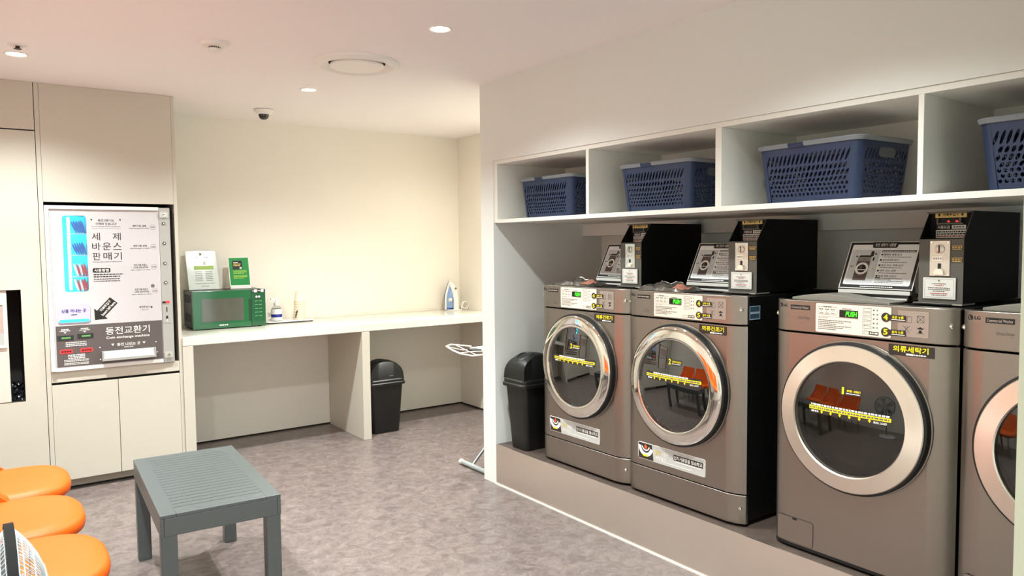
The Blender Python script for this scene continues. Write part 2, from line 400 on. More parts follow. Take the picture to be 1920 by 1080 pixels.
g = [[(0.146 + .06 * i / NX, 5.35 + .05 * j / NZ + rnd.uniform(-.014, .014), .5935 + .11 * j / NZ) for i in range(NX + 1)] for j in range(NZ + 1)]
mb.loft(g, 0, False, False); mb.build('film', mat('black_film', '#15171a', .18), t, True, solid=.001)

t = thing('cabinet_tower', 'cream cabinet tower with two lower doors housing the vending machine', 'cabinet', (0.71, CY, 0))
MB().box(0.3465, 1.0765, CY, CY + .02, 1.790, 2.496).build('upper_panel', LAM, t, True, bevel=.001)
mb = MB(); mb.box(0.3215, 0.3455, CY + .001, 5.97, 0.065, 2.496); mb.build('side_panel', LAM, t, True, bevel=.001)
mb = MB(); mb.box(1.0775, 1.0975, CY + .001, 5.97, 0.0, 2.496); mb.build('side_panel', LAM, t, True, bevel=.001)
MB().box(0.347, 1.076, CY, 5.97, .685, .750).build('sill', LAM, t, True, bevel=.0015)
MB().box(0.347, 0.707, CY, CY + .019, 0.070, 0.669).build('door', LAM, t, True, bevel=.001)
MB().box(0.7105, 1.076, CY, CY + .019, 0.070, 0.669).build('door', LAM, t, True, bevel=.001)
MB().box(0.347, 1.076, CY + .022, CY + .03, 0.065, .684).box(.347, 1.076, 5.90, 5.96, .75, 2.48).box(.347, 1.076, CY + .02, 5.9, 1.795, 1.80).build('carcass', GAP, t, True)
MB().box(0.3455, 1.0775, CY + .07, CY + .08, 0, 0.064).build('toe_kick', KICK, t, True)
tag(MB().box(XL, 1.078, CY + .060, CY + .069, 0.0, 0.011).build('baseboard_left', GAP), kind='structure')

# ------------------------------------------------------------------ vending and coin exchange machine
VY = 5.285
t = thing('vending_machine', 'white detergent vending and coin exchange machine built into the cabinet tower', 'vending machine', (0.70, VY, 0.752))
mb = MB(); F = flat(VY)
hole = rrect(.437, .566, 1.238, 1.708, .018, 5)
holed(mb, F, .369, .977, .757, 1.747, hole)
mb.add([(u, VY, v) for u, v in hole] + [(u, VY + .012, v) for u, v in hole], [(i, (i + 1) % len(hole), len(hole) + (i + 1) % len(hole), len(hole) + i) for i in range(len(hole))])
mb.build('front_panel', ARROWW, t, True)
mb = MB(); mb.box(.347, .369, VY - .012, VY + .02, .757, 1.768); mb.box(.369, .977, VY - .012, VY + .02, 1.747, 1.768); mb.box(.9765, .9785, VY, VY + .02, .757, 1.75); mb.box(.369, .977, VY - .004, VY + .02, .753, .774)
mb.build('door_frame', WHITE, t, True, bevel=.0015)
mb = MB(); mb.box(.347, 1.046, VY + .016, VY + .024, .7505, .757); mb.box(.347, .43, VY + .0165, 5.88, .757, 1.766); mb.box(.575, 1.046, VY + .0165, 5.88, .757, 1.766); mb.box(.43, .575, VY + .15, 5.88, .757, 1.766)
mb.box(.43, .575, VY + .0165, VY + .15, .757, 1.232); mb.box(.43, .575, VY + .0165, VY + .15, 1.714, 1.766); mb.build('body', VSTEEL, t, True)
mb = MB(); mb.box(.980, 1.046, VY - .001, VY + .016, .752, 1.764); st = mb.build('lock_strip', VSTEEL, t, True, bevel=.001)
for z in (1.720, .801):
    mb = MB(); mb.prism(rrect(.984, 1.034, z - .018, z + .018, .005), 'y', VY - .012, VY - .001); mb.lathe([(.011, -.018), (.011, -.012)], (1.009, VY, z), 'y', 20, 1, True); mb.box(1.003, 1.015, VY - .0195, VY - .017, z - .002, z + .002, 2)
    mb.build('lock', [PLATE, CHROME, INK], st, True)
for z in (1.663, 1.534, 1.404, 1.277):
    MB().lathe([(.010, -.006), (.010, -.001)], (1.007, VY, z), 'y', 20).lathe([(.006, -.009), (.006, -.006)], (1.007, VY, z), 'y', 16, 1).build('button', [DARKR, PLATE], st, True)
mb = MB(); mb.box(.983, 1.042, VY - .003, VY - .0012, 1.010, 1.126); mb.box(1.005, 1.011, VY - .004, VY - .003, 1.085, 1.117, 1); mb.box(1.001, 1.014, VY - .004, VY - .003, 1.037, 1.058, 1); mb.box(1.005, 1.010, VY - .0045, VY - .003, 1.022, 1.04, 2)
mb.build('coin_plate', [VSTEEL, INK, INKW], st, True)
MB().box(.983, 1.003, VY - .006, VY - .0012, 1.142, 1.154).box(1.003, 1.026, VY - .006, VY - .0012, 1.142, 1.156, 1).build('counter_display', [INK, REDL], st, True)
# lit window with its shelves
mb = MB(); mb.box(.430, .437, VY + .0135, VY + .15, 1.233, 1.713); mb.box(.567, .574, VY + .0135, VY + .15, 1.233, 1.713); mb.box(.437, .567, VY + .14, VY + .149, 1.233, 1.713); mb.box(.437, .567, VY + .0135, VY + .14, 1.233, 1.239); mb.box(.437, .567, VY + .0135, VY + .14, 1.707, 1.713)
wn = mb.build('window_lining', CYAN, t, True)
MB().tube([(.474, VY + .055, 1.25), (.474, VY + .055, 1.70)], .008, 12).build('light_tube', CYANL, wn, True)
SHZ = (1.600, 1.467, 1.334, 1.241)
for z in SHZ[:3]: MB().box(.488, .567, VY + .02, VY + .112, z - .006, z).build('shelf', mat('shelf_lilac', '#b8bce8', .3), wn, True)
MB().prism(rrect(.436, .567, 1.237, 1.709, .018, 5), 'y', VY + .0105, VY + .0125).build('window_glass', CLEAR, t, True)
# outlet flap
mb = MB(); mb.prism(rrect(.393, .566, 1.049, 1.167, .016, 5), 'y', VY - .006, VY - .0005); mb.prism(rrect(.399, .560, 1.052, 1.071, .008, 4), 'y', VY - .0068, VY - .006, 1)
fl = mb.build('outlet_flap', [LAV, CYANE], t, True, bevel=.001)
mb = MB(); F = flat(VY - .0072); ink = mat('violet_ink', '#33265e', .5); text(mb, F, '상품 꺼내는 곳', .412, .545, 1.112, 1.134); strokes(mb, F, .462, .494, 1.099, .005, 0, 1); mb.build('lettering', ink, fl, True)
# printed face
mb = MB(); F = flat(VY - .0008)
poly(mb, F, [(.588, 1.688), (.600, 1.688), (.594, 1.676)]); poly(mb, F, [(.748, 1.688), (.760, 1.688), (.754, 1.676)])
text(mb, F, '동전교환기는', .630, .720, 1.672, 1.688, bold=.008); text(mb, F, '아래에 있습니다!', .617, .733, 1.650, 1.667, bold=.008)
text(mb, F, 'The coin exchange machine is located below', .595, .755, 1.638, 1.645, bold=.008); quad(mb, F, .592, .762, 1.6285, 1.6295, 1)
text(mb, F, '세', .592, .638, 1.556, 1.603, bold=0); text(mb, F, '제', .708, .754, 1.556, 1.603, bold=0)
for ch, u in (('바', .593), ('운', .650), ('스', .709)): text(mb, F, ch, u, u + .047, 1.494, 1.541, bold=0)
for ch, u in (('판', .593), ('매', .653), ('기', .711)): text(mb, F, ch, u, u + .045, 1.433, 1.480, bold=0)
text(mb, F, 'Detergent, fabric softener vending machine', .594, .755, 1.417, 1.424, bold=.008)
poly(mb, F, rrect(.590, .688, 1.354, 1.382, .008, 4)); F2 = flat(VY - .0014); text(mb, F2, '사용방법', .599, .679, 1.359, 1.377, 2)
for k, (v, u) in enumerate(((1.342, .760), (1.328, .742), (1.313, .740), (1.300, .742))): strokes(mb, F, .594, u, v, .0065 if k < 2 else .005, 0, k)
for z, (a, b, c) in zip((1.646, 1.518, 1.395, 1.238), (('세탁기용 세제', None, 1), ('세탁기용 세제', None, 1), ('건조기용 바운스', '(1회용 섬유유연제)', 2), ('건조기용 바운스', '(1회용 섬유유연제)', 2))):
    text(mb, F, a, .822, .902, z - .006, z + .008, bold=.006)
    if b: text(mb, F, b, .820, .906, z - .022, z - .009, bold=.004)
    zz = z - .015 if not b else z - .031
    text(mb, F, 'Liquid detergent for washer' if not b else 'Fabric softener for dryer', .803, .920, zz - .004, zz + .004, bold=.006)
    zc = z - .006 if not b else z - .012
    ring(mb, F, .941, zc, .0155, .0165, 1); text(mb, F, '500원', .930, .952, zc - .005, zc + .005, 1)
disc(mb, F, .929, 1.259, .0085, 1); ring(mb, F, .929, 1.259, .009, .0115, 1, 16)
text(mb, F, '동전투입구', .845, .906, 1.117, 1.132, bold=.004); poly(mb, F, [(.912, 1.130), (.912, 1.114), (.925, 1.121)]); text(mb, F, 'Insert coin', .858, .898, 1.104, 1.111, 1)
line(mb, flat(VY - .0006), (.3795, 1.735), (.3795, .78), .0015, 3)
def arrow_map(u, v):       # u along the arrow from its tip, v across it
    d = Vector((.109, .1195)).normalized(); n = Vector((-d.y, d.x)); return (.591 + d.x * u + n.x * v, VY - .0008, 1.058 + d.y * u + n.y * v)
L = .162; poly(mb, arrow_map, [(0, 0), (.052, -.050), (.052, -.0285), (L, -.0285), (L, .0285), (.052, .0285), (.052, .050)])
def arrow_txt(u, v): p = arrow_map(u, v); return (p[0], VY - .0014, p[2])
text(mb, arrow_txt, '지폐투입구', .062, .147, .004, .022, 2); text(mb, arrow_txt, 'Insert bill here', .048, .156, -.020, -.003, 2)
mb.build('lettering', [INK, INKG, INKW, VSTEEL], t, True)
mb = MB(); mb.box(.379, .9755, VY - .003, VY - .0005, .780, 1.032); ce = mb.build('coin_exchange_panel', VGREY, t, True)
mb = MB(); F = flat(VY - .0036)
text(mb, F, '동전교환기', .647, .900, .960, 1.008, bold=.004); text(mb, F, 'Coin exchange machine', .649, .898, .929, .949, bold=.012)
text(mb, F, '동전 나오는 곳', .708, .842, .884, .904); text(mb, F, 'Coins here', .748, .800, .872, .881)
for u in (.684, .864): poly(mb, F, [(u - .009, .901), (u + .009, .901), (u, .887)])
for u in (.427, .532):
    strokes(mb, F, u - .02, u + .02, 1.010, .006, 0, 3); strokes(mb, F, u - .028, u + .028, 1.001, .004, 0, 4); poly(mb, F, [(u - .008, .994), (u + .008, .994), (u, .985)])
for k, v in enumerate((.928, .917, .907)): strokes(mb, F, .428, .540, v, .005, 0, 5 + k)
for k, v in enumerate((.850, .840, .830)): strokes(mb, F, .438, .528, v, .006, 0, 9 + k)
for k, v in enumerate((.820, .812, .800, .792)): strokes(mb, F, .416, .548, v, .004, 0, 12 + k)
for u, v in ((.612, .884), (.934, .893), (.612, .808), (.940, .826)): disc(mb, F, u, v, .004, 0, 10)
mb.build('lettering', INKW, ce, True)
for (u0, v0) in ((.385, .946), (.492, .951)):
    mb = MB(); mb.box(u0, u0 + .086, VY - .007, VY - .003, v0, v0 + .027); d_ = mb.build('counter_display', DISP, ce, True)
    mb = MB(); text(mb, flat(VY - .0075), '00000', u0 + .022, u0 + .07, v0 + .007, v0 + .018); mb.build('digits', mat('dim_green_led', '#204018', .4, emit='#a8ff80', estr=.7), d_, True)
for (u0, v0) in ((.396, .874), (.504, .875)):
    mb = MB(); mb.prism(rrect(u0, u0 + .068, v0 - .012, v0 + .012, .006), 'y', VY - .005, VY - .003); F = flat(VY - .0055)
    for k in range(4): disc(mb, F, u0 + .014 + k * .0135, v0, .0065, 1, 10)
    mb.build('red_counter', [REDL, INK], ce, True)
mb = MB(); mb.box(.620, .930, VY - .03, VY - .003, .797, .812); mb.box(.620, .628, VY - .03, VY - .003, .812, .860); mb.box(.922, .930, VY - .03, VY - .003, .812, .860); mb.box(.628, .922, VY - .010, VY - .003, .812, .858); mb.prism([(VY - .03, .812), (VY - .026, .812), (VY - .010, .858), (VY - .014, .858)], 'x', .628, .922, 1)
mb.build('coin_tray', [VSTEEL, mat('tray_flap', '#b3bfc0', .15)], ce, True, bevel=.001)
# detergent sachets behind the window
def sachet(x, y, z, lean, m, label, group, h_=.078):
    o = thing('sachet', label, 'sachet', (x, y, z), 0, group, rot=(0, 0, 0))
    mb = MB(); n = 8; rows = []
    for j in range(n + 1):
        v = j / n; b_ = .0055 * sin(pi * v) ** .6 + .0006; xo = -lean * v; hw = .032
        rows.append([(xo - b_, -hw, v * h_), (xo - b_ * .6, hw, v * h_), (xo + b_ * .6, hw, v * h_), (xo + b_, -hw, v * h_)])
    mb.loft(rows); mb.build('packet', m, o); return o
for k, z in enumerate(SHZ[:2]):
    for i in range(5): sachet(.514 + i * .0115, VY + .058, z, .03 - i * .003, BLUES, 'blue sachet leaning on the %s shelf of the lit vending window' % ('top' if k == 0 else 'second'), 'blue sachets on the %s vending shelf' % ('top' if k == 0 else 'second'))
for k, z in enumerate((SHZ[2], 1.2395)):
    for i in range(5): sachet(.514 + i * .0115, VY + .058, z, .02 - i * .0025, WHITES if i in (0, 2) else REDS, '%s sachet on the %s shelf of the lit vending window' % ('white' if i in (0, 2) else 'red', 'third' if k == 0 else 'bottom'), '%s sachets on the %s vending shelf' % ('white' if i in (0, 2) else 'red', 'third' if k == 0 else 'bottom'))

# ================================================================== counter
t = thing('counter_desk', 'long cream counter with panel legs along the back wall', 'counter', (2.4, 5.6, 0))
MB().box(1.0985, XA - .0065, 5.29, YB - .001, .845, .905).build('worktop', LAMW, t, True, bevel=.004)
MB().box(1.0985, XA - .0065, YB - .016, YB - .001, .905, .925).build('upstand', LAMW, t, True, bevel=.002)
MB().box(1.0985, 1.165, 5.292, YB - .005, 0.0, .845).build('support_panel', LAM, t, True, bevel=.001)
MB().box(2.388, 2.452, 5.292, YB - .005, 0.0, .845).build('support_panel', LAM, t, True, bevel=.001)

# microwave
MY = 5.665
t = thing('microwave', 'green fronted microwave oven at the left end of the counter', 'microwave', (1.51, 5.8, .905))
MB().box(1.256, 1.772, MY + .018, 5.965, .917, 1.187).build('body', MWBLACK, t, True, bevel=.004)
mb = MB()
for x in (1.29, 1.74):
    for y in (5.71, 5.93): mb.lathe([(.012, 0), (.012, .0125)], (x, y, .905), 'z', 12)
mb.build('feet', DARKR, t, True)
mb = MB()
for k in range(7): mb.box(1.2545, 1.257, 5.74 + k * .028, 5.755 + k * .028, 1.10, 1.16)
for k in range(7): mb.box(1.2545, 1.257, 5.74 + k * .028, 5.755 + k * .028, .96, 1.02)
mb.build('vents', DARKR, t, True)
dr = MB().box(1.253, 1.668, MY, MY + .018, .911, 1.187).build('door', GREEN, t, True, bevel=.003)
MB().box(1.313, 1.612, MY - .0015, MY, .962, 1.130).build('window', MWGLASS, dr, True, bevel=.001)
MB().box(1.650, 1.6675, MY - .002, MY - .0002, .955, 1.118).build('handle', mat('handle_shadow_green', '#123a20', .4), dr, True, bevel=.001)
mb = MB(); strokes(mb, flat(MY - .0006), 1.435, 1.495, .934, .009, 0, 2); mb.build('lettering', WHITE, dr, True)
cp = MB().box(1.6695, 1.775, MY, MY + .018, .911, 1.187).build('control_panel', GREEND, t, True, bevel=.003)
mb = MB(); F = flat(MY - .0006)
mb.box(1.672, 1.773, MY - .0006, MY - .0001, 1.163, 1.186, 2)
for u in (1.701, 1.751): mb.prism(rrect(u - .011, u + .011, 1.165, 1.185, .004), 'y', MY - .002, MY - .0007)
strokes(mb, flat(MY - .0012), 1.676, 1.690, 1.175, .005, 0, 1); strokes(mb, flat(MY - .0012), 1.716, 1.736, 1.175, .005, 0, 2)
mb.box(1.697, 1.738, MY - .0008, MY - .0001, 1.119, 1.141, 2)
for u in (1.708, 1.727): disc(mb, flat(MY - .0012), u, 1.131, .008, 0, 14)
for r_ in range(5):
    for c_ in range(2): strokes(mb, F, 1.695 + c_ * .03, 1.717 + c_ * .03, 1.098 - r_ * .028, .004, 1, r_ + c_)
mb.build('buttons', [INKW, mat('pale_green_ink', '#7fb08c', .5), INK], cp, True)

# signs on the microwave
t = thing('sign_stand', 'white paper notice with a lime band in a leaning acrylic stand on the microwave', 'sign', (1.375, 5.845, 1.1885), 0, None)
lean = .34
def leanmap(x0, y0, z0, off=0.0): return lambda u, v: (x0 + u, y0 + v * sin(lean) - off * cos(lean), z0 + v * cos(lean) + off * sin(lean))
def slab(mb, Fm, u0, u1, v0, v1, o0, o1, m=0):
    A = Fm(o0); B = Fm(o1)
    vs = [A(u0, v0), A(u1, v0), A(u1, v1), A(u0, v1), B(u0, v0), B(u1, v0), B(u1, v1), B(u0, v1)]
    mb.add(vs, [(0, 1, 2, 3), (4, 5, 6, 7), (0, 1, 5, 4), (1, 2, 6, 5), (2, 3, 7, 6), (3, 0, 4, 7)], m)
Fm = lambda o: leanmap(1.378, 5.83, 1.190, o)
mb = MB(); slab(mb, Fm, -.108, .108, .002, .306, -.003, 0); mb.build('acrylic_panel', mat('acrylic_white', '#c8cfc9', .12), t, True)
MB().box(1.30, 1.45, 5.83, 5.945, 1.1885, 1.1925).box(1.30, 1.45, 5.938, 5.943, 1.19, 1.45, 0).build('stand_foot', CLEAR, t, True)
mb = MB(); F = Fm(.0008)
quad(mb, F, -.058, .082, .158, .188, 1); quad(mb, F, -.012, .01, .268, .291, 2); strokes(mb, F, -.045, .055, .256, .008, 0, 1); strokes(mb, F, -.02, .03, .234, .005, 0, 2)
for r_ in range(6):
    for c_ in range(2): strokes(mb, F, -.055 + c_ * .075, -.005 + c_ * .075, .142 - r_ * .014, .0045, 3, r_ * 2 + c_)
strokes(mb, F, -.06, .08, .05, .004, 3, 20); strokes(mb, F, -.02, .035, .028, .004, 3, 21); poly(mb, F, [(.01, .195), (.03, .195), (.03, .225), (.01, .225)], 4)
mb.build('lettering', [INK, LIME, mat('olive_mark', '#6e7a48', .5), INKG, PAPERG], t, True)
t = thing('sign_stand', 'green notice in a small stand on the microwave, right of the white notice', 'sign', (1.64, 5.85, 1.1885))
lean = .2
Fm = lambda o: leanmap(1.642, 5.835, 1.2085, o)
mb = MB(); slab(mb, Fm, -.078, .078, 0, .224, -.004, 0); mb.build('acrylic_panel', PAPER, t, True)
MB().box(1.566, 1.718, 5.822, 5.90, 1.1885, 1.1945).box(1.566, 1.718, 5.825, 5.838, 1.1945, 1.2085).build('stand_foot', PAPER, t, True)
mb = MB(); F = Fm(.0006); quad(mb, F, -.073, .073, .006, .219, 0); F = Fm(.0012); quad(mb, F, -.048, .024, .128, .196, 1); F = Fm(.0018)
for k, (v, c_) in enumerate(((.182, 3), (.170, 2), (.158, 2))): strokes(mb, F, -.04, .012 - .02 * (k == 0), v, .007, c_, k)
quad(mb, F, .004, .018, .132, .146, 3)
for k, v in enumerate((.116, .107, .098, .080, .071, .060)): strokes(mb, F, -.046, .055 - .02 * (k % 3 == 2), v, .005, 4, k)
mb.build('lettering', [SIGNG, INK, GOLD, PAPER, mat('lime_ink', '#a9cf4a', .5)], t, True)

# tray, soap bottle, cups
t = thing('tray', 'shallow white rounded tray under the soap bottle on the counter', 'tray', (2.0, 5.85, .905))
mb = MB(); mb.prism(rrect(1.815, 2.190, 5.765, 5.945, .03, 5), 'z', .905, .914, 0); mb.build('base', DARKR, t, True, bevel=.002)
mb = MB(); o_ = rrect(1.808, 2.197, 5.758, 5.952, .034, 6); i_ = rrect(1.818, 2.187, 5.768, 5.942, .028, 6)
mb.loft([[(a, b, .9141) for a, b in o_], [(a, b, .923) for a, b in o_], [(a, b, .923) for a, b in i_], [(a, b, .917) for a, b in i_]], 0, True, True); mb.build('rim', WHITE, t, True)
t = thing('soap_bottle', 'clear pump bottle with a blue band label on the white tray', 'bottle', (1.92, 5.86, .9172))
c0 = (1.92, 5.86, .9172)
MB().lathe([(.030, 0), (.040, .004), (.042, .02), (.042, .085), (.036, .108), (.018, .122), (.016, .128)], c0, 'z', 28).build('bottle', SOAP, t, True)
MB().lathe([(.0425, .006), (.0425, .098)], c0, 'z', 28, 0, False).lathe([(.043, .032), (.043, .056)], c0, 'z', 28, 1, False).build('label', [WHITE, BLUEL], t, True)
MB().lathe([(.019, .122), (.020, .124), (.020, .146), (.008, .150), (.007, .172)], c0, 'z', 20).box(1.878, 1.932, 5.853, 5.867, 1.086, 1.099).build('pump', WHITE, t, True)
cup0 = None
for k in range(8):
    o = thing('paper_cup', 'cream paper cup in the upside-down stack beside the soap bottle', 'cup', (2.103, 5.85, .9172 + k * .021), 0, 'stacked paper cups')
    if cup0 is None:
        mb = MB(); mb.lathe([(.0405, .0), (.0425, .002), (.0425, .005), (.041, .007), (.029, .076), (.0285, .078), (.026, .078), (.026, .075)], (0, 0, 0), 'z', 28, 0, True); cup0 = mb.build('cup_wall', CUPM, o)
    else:
        c = cup0.copy(); COL.objects.link(c); c.parent = o
o = thing('plastic_sleeve', 'thin clear plastic sleeve with black print around the cup stack', 'wrapper', (2.103, 5.85, .9172))
mb = MB(); mb.lathe([(.0445, .002), (.0445, .15)], (2.103, 5.85, .9172), 'z', 28, 0, False); sl = mb.build('sleeve', glass_mat('sleeve_film', '#fffdf9', .0), o, True)
mb = MB(); rnd = random.Random(5)
for k in range(5):
    a = radians(205 + k * 5); z = .935 + k * .012
    mb.add([(2.103 + .0447 * cos(a + da), 5.85 + .0447 * sin(a + da), z + dz) for da, dz in ((-.18, 0), (.18, .004), (.18, .012), (-.18, .008))], [(0, 1, 2, 3)])
mb.build('print', INK, sl, True)

# iron
t = thing('clothes_iron', 'blue and white steam iron standing upright at the right end of the counter', 'iron', (3.530, 5.885, .9052), radians(-82))
def boat(k, x, n=10, z0=0.0, tip=.27, hw=.056):
    pts = [(x, -hw * k, z0), ]
    for i in range(1, n): 
        v = i / n; pts.append((x, -hw * k * (1 - max(0, (v - .3) / .7) ** 1.7), z0 + (tip - z0) * v))
    pts.append((x, 0, tip))
    return pts + [(p[0], -p[1], p[2]) for p in pts[:-1]][::-1]
MB().loft([boat(1, -.004, z0=.045, tip=.275), boat(1, .0, z0=.045, tip=.275)]).build('soleplate', DIAL, t)
MB().loft([boat(.98, .0, z0=.008, tip=.272), boat(.95, .012, z0=.008, tip=.268), boat(.9, .02, z0=.008, tip=.258)]).build('skirt', WHITE, t)
MB().loft([boat(.88, .02, z0=.028, tip=.25), boat(.76, .05, z0=.028, tip=.22), boat(.45, .072, z0=.028, tip=.17)]).build('water_tank', IRONB, t)
MB().loft([boat(.9, .021, z0=.012, tip=.05), boat(.78, .05, z0=.012, tip=.045)]).build('tank_base', IRONB2, t)
mb = MB(); pr = [(.018, .262), (.05, .240), (.092, .190), (.112, .120), (.116, .0), (.080, .0), (.082, .10), (.068, .165), (.045, .205), (.02, .225)]
mb.prism(pr, 'y', -.021, .021); mb.build('handle', WHITE, t, bevel=.008, seg=3)
MB().box(-.002, .118, -.045, .045, 0, .012).build('heel', WHITE, t, bevel=.003)
MB().lathe([(.018, -.03), (.018, -.046), (.012, -.048)], (.062, 0, .10), 'y', 20).build('dial', [WHITE], t)
MB().lathe([(.008, .0), (.008, .012)], (.098, -.008, .205), 'x', 14).build('steam_button', DIAL, t)
mb = MB(); pts = [(.112, .01, .012), (.110, .05, .006)]
for k in range(40):
    a = 2 * pi * k / 16; pts.append((.085 + .012 * sin(a * .4), .115 - .036 * cos(a) + .004 * sin(3 * a), .042 + .033 * sin(a) + .003 * (k % 3)))
for k, p in enumerate(pts): pts[k] = (p[0], p[1], max(p[2], .0045))
mb.tube(pts, .0036, 8); mb.build('cord', WHITE, t)

# ironing board in the alcove behind the wall end
t = thing('ironing_board', 'folding ironing board with grey tube legs in the alcove behind the wall end', 'ironing board', (3.1, 4.13, 0))
by = 4.125
pts = [(2.72, by - .15), (2.72, by + .15), (3.2, by + .16), (3.45, by + .12), (3.58, by + .05), (3.60, by), (3.58, by - .05), (3.45, by - .12), (3.2, by - .16)]
MB().prism(pts, 'z', .785, .803).build('board', mat('board_cover', '#d8d6d0', .7), t, True, bevel=.004)
mb = MB()
loop = [(2.72, by - .13, .79), (2.56, by - .13, .792), (2.50, by - .09, .806), (2.49, by, .822), (2.50, by + .09, .836), (2.56, by + .13, .838), (2.72, by + .13, .812)]
mb.tube(loop, .0055, 10)
for dy in (-.05, .05): mb.tube([(2.50, by + dy * 1.5, .822 + dy * .25), (2.60, by + dy, .806), (2.72, by + dy, .80)], .003, 8)
mb.tube([(2.60, by - .130, .791), (2.60, by + .130, .829)], .003, 8)
ir = mb.build('iron_rest', WHITE, t, True)
MB().prism(rrect(2.625, 2.70, by - .045, by + .045, .02), 'z', .800, .812).build('heel_pad', DARKR, ir, True, bevel=.002)
for (fx, tx, nm) in ((2.65, 3.42, 'leg'), (3.42, 2.85, 'leg')):
    dy = .03 if fx < 3 else -.03
    lg = MB().tube([(fx, by + dy, .022), (tx, by + dy, .782)], .011, 12).build(nm, METALG, t, True)
    MB().tube([(fx, by - .165, .019), (fx, by + .145, .019)], .0165, 14).build('foot_bar', mat('bar_grey', '#9fa5a3', .4, .2), lg, True)
    MB().tube([(fx, by + .145, .0185), (fx, by + .172, .0185)], .0185, 14).tube([(fx, by - .19, .0185), (fx, by - .165, .0185)], .0185, 14).build('cap', mat('cap_cream', '#d8d2c4', .5), lg, True)

# ------------------------------------------------------------------ bins
def make_bin(label, loc, rz):
    t = thing('trash_bin', label, 'bin', loc, rz, 'black swing top bins')
    L, W = .15, .105
    def rr(k, z, r=.03): return [(a, b, z) for a, b in rrect(-L * k, L * k, -W * k, W * k, r, 5)]
    mb = MB(); mb.loft([rr(.74, 0.0), rr(.77, .008), rr(.95, .388)]); mb.build('body', BINM, t)
    mb = MB(); mb.loft([rr(1.0, .385), rr(1.07, .388), rr(1.08, .405), rr(1.03, .412), rr(1.03, .428), rr(.97, .436)]); mb.build('lid_rim', BINM, t)
    n = 16; rings = []
    for i in range(n + 1):
        a = pi * i / n; x = -.144 * cos(a); z = .432 + .150 * max(0, sin(a)) ** .62; hw = .100 - .030 * sin(a)
        rings.append([(x, -.100, .432), (x, -hw - .006, z - .012 * sin(a)), (x, -hw + .012, z), (x, 0, z + .004 * sin(a)), (x, hw - .012, z), (x, hw + .006, z - .012 * sin(a)), (x, .100, .432)])
    mb = MB(); mb.loft(rings, 0, False, False); mb.build('dome', BINM, t, angle=50)
    mb = MB(); rg = []
    for (r_, h_) in ((1, .001), (.9, .006), (.82, .006), (.72, -.001)):
        rg.append([( -.055 + .062 * r_ * cos(2 * pi * k / 28), .052 * r_ * sin(2 * pi * k / 28), 0) for k in range(28)])
        rg[-1] = [(x, y, .432 + .150 * sqrt(max(0.0, 1 - (x / .144) ** 2)) ** .62 + h_) for x, y, z in rg[-1]]
    mb.loft(rg, 0, True, True); mb.build('swing_flap', BINM, t)
    mb = MB(); strokes(mb, lambda u, v: (u, -.1015 + (v - .432) * .1, v), .02, .055, .462, .006, 0, 2); mb.build('lettering', GREYP, t)
    return t
b1 = make_bin('black swing top bin under the counter beside its middle panel', (2.635, 5.47, 0.0), 0)
b2 = make_bin('black swing top bin on the plinth left of the dryers', (2.758, 3.615, .2535), 0)

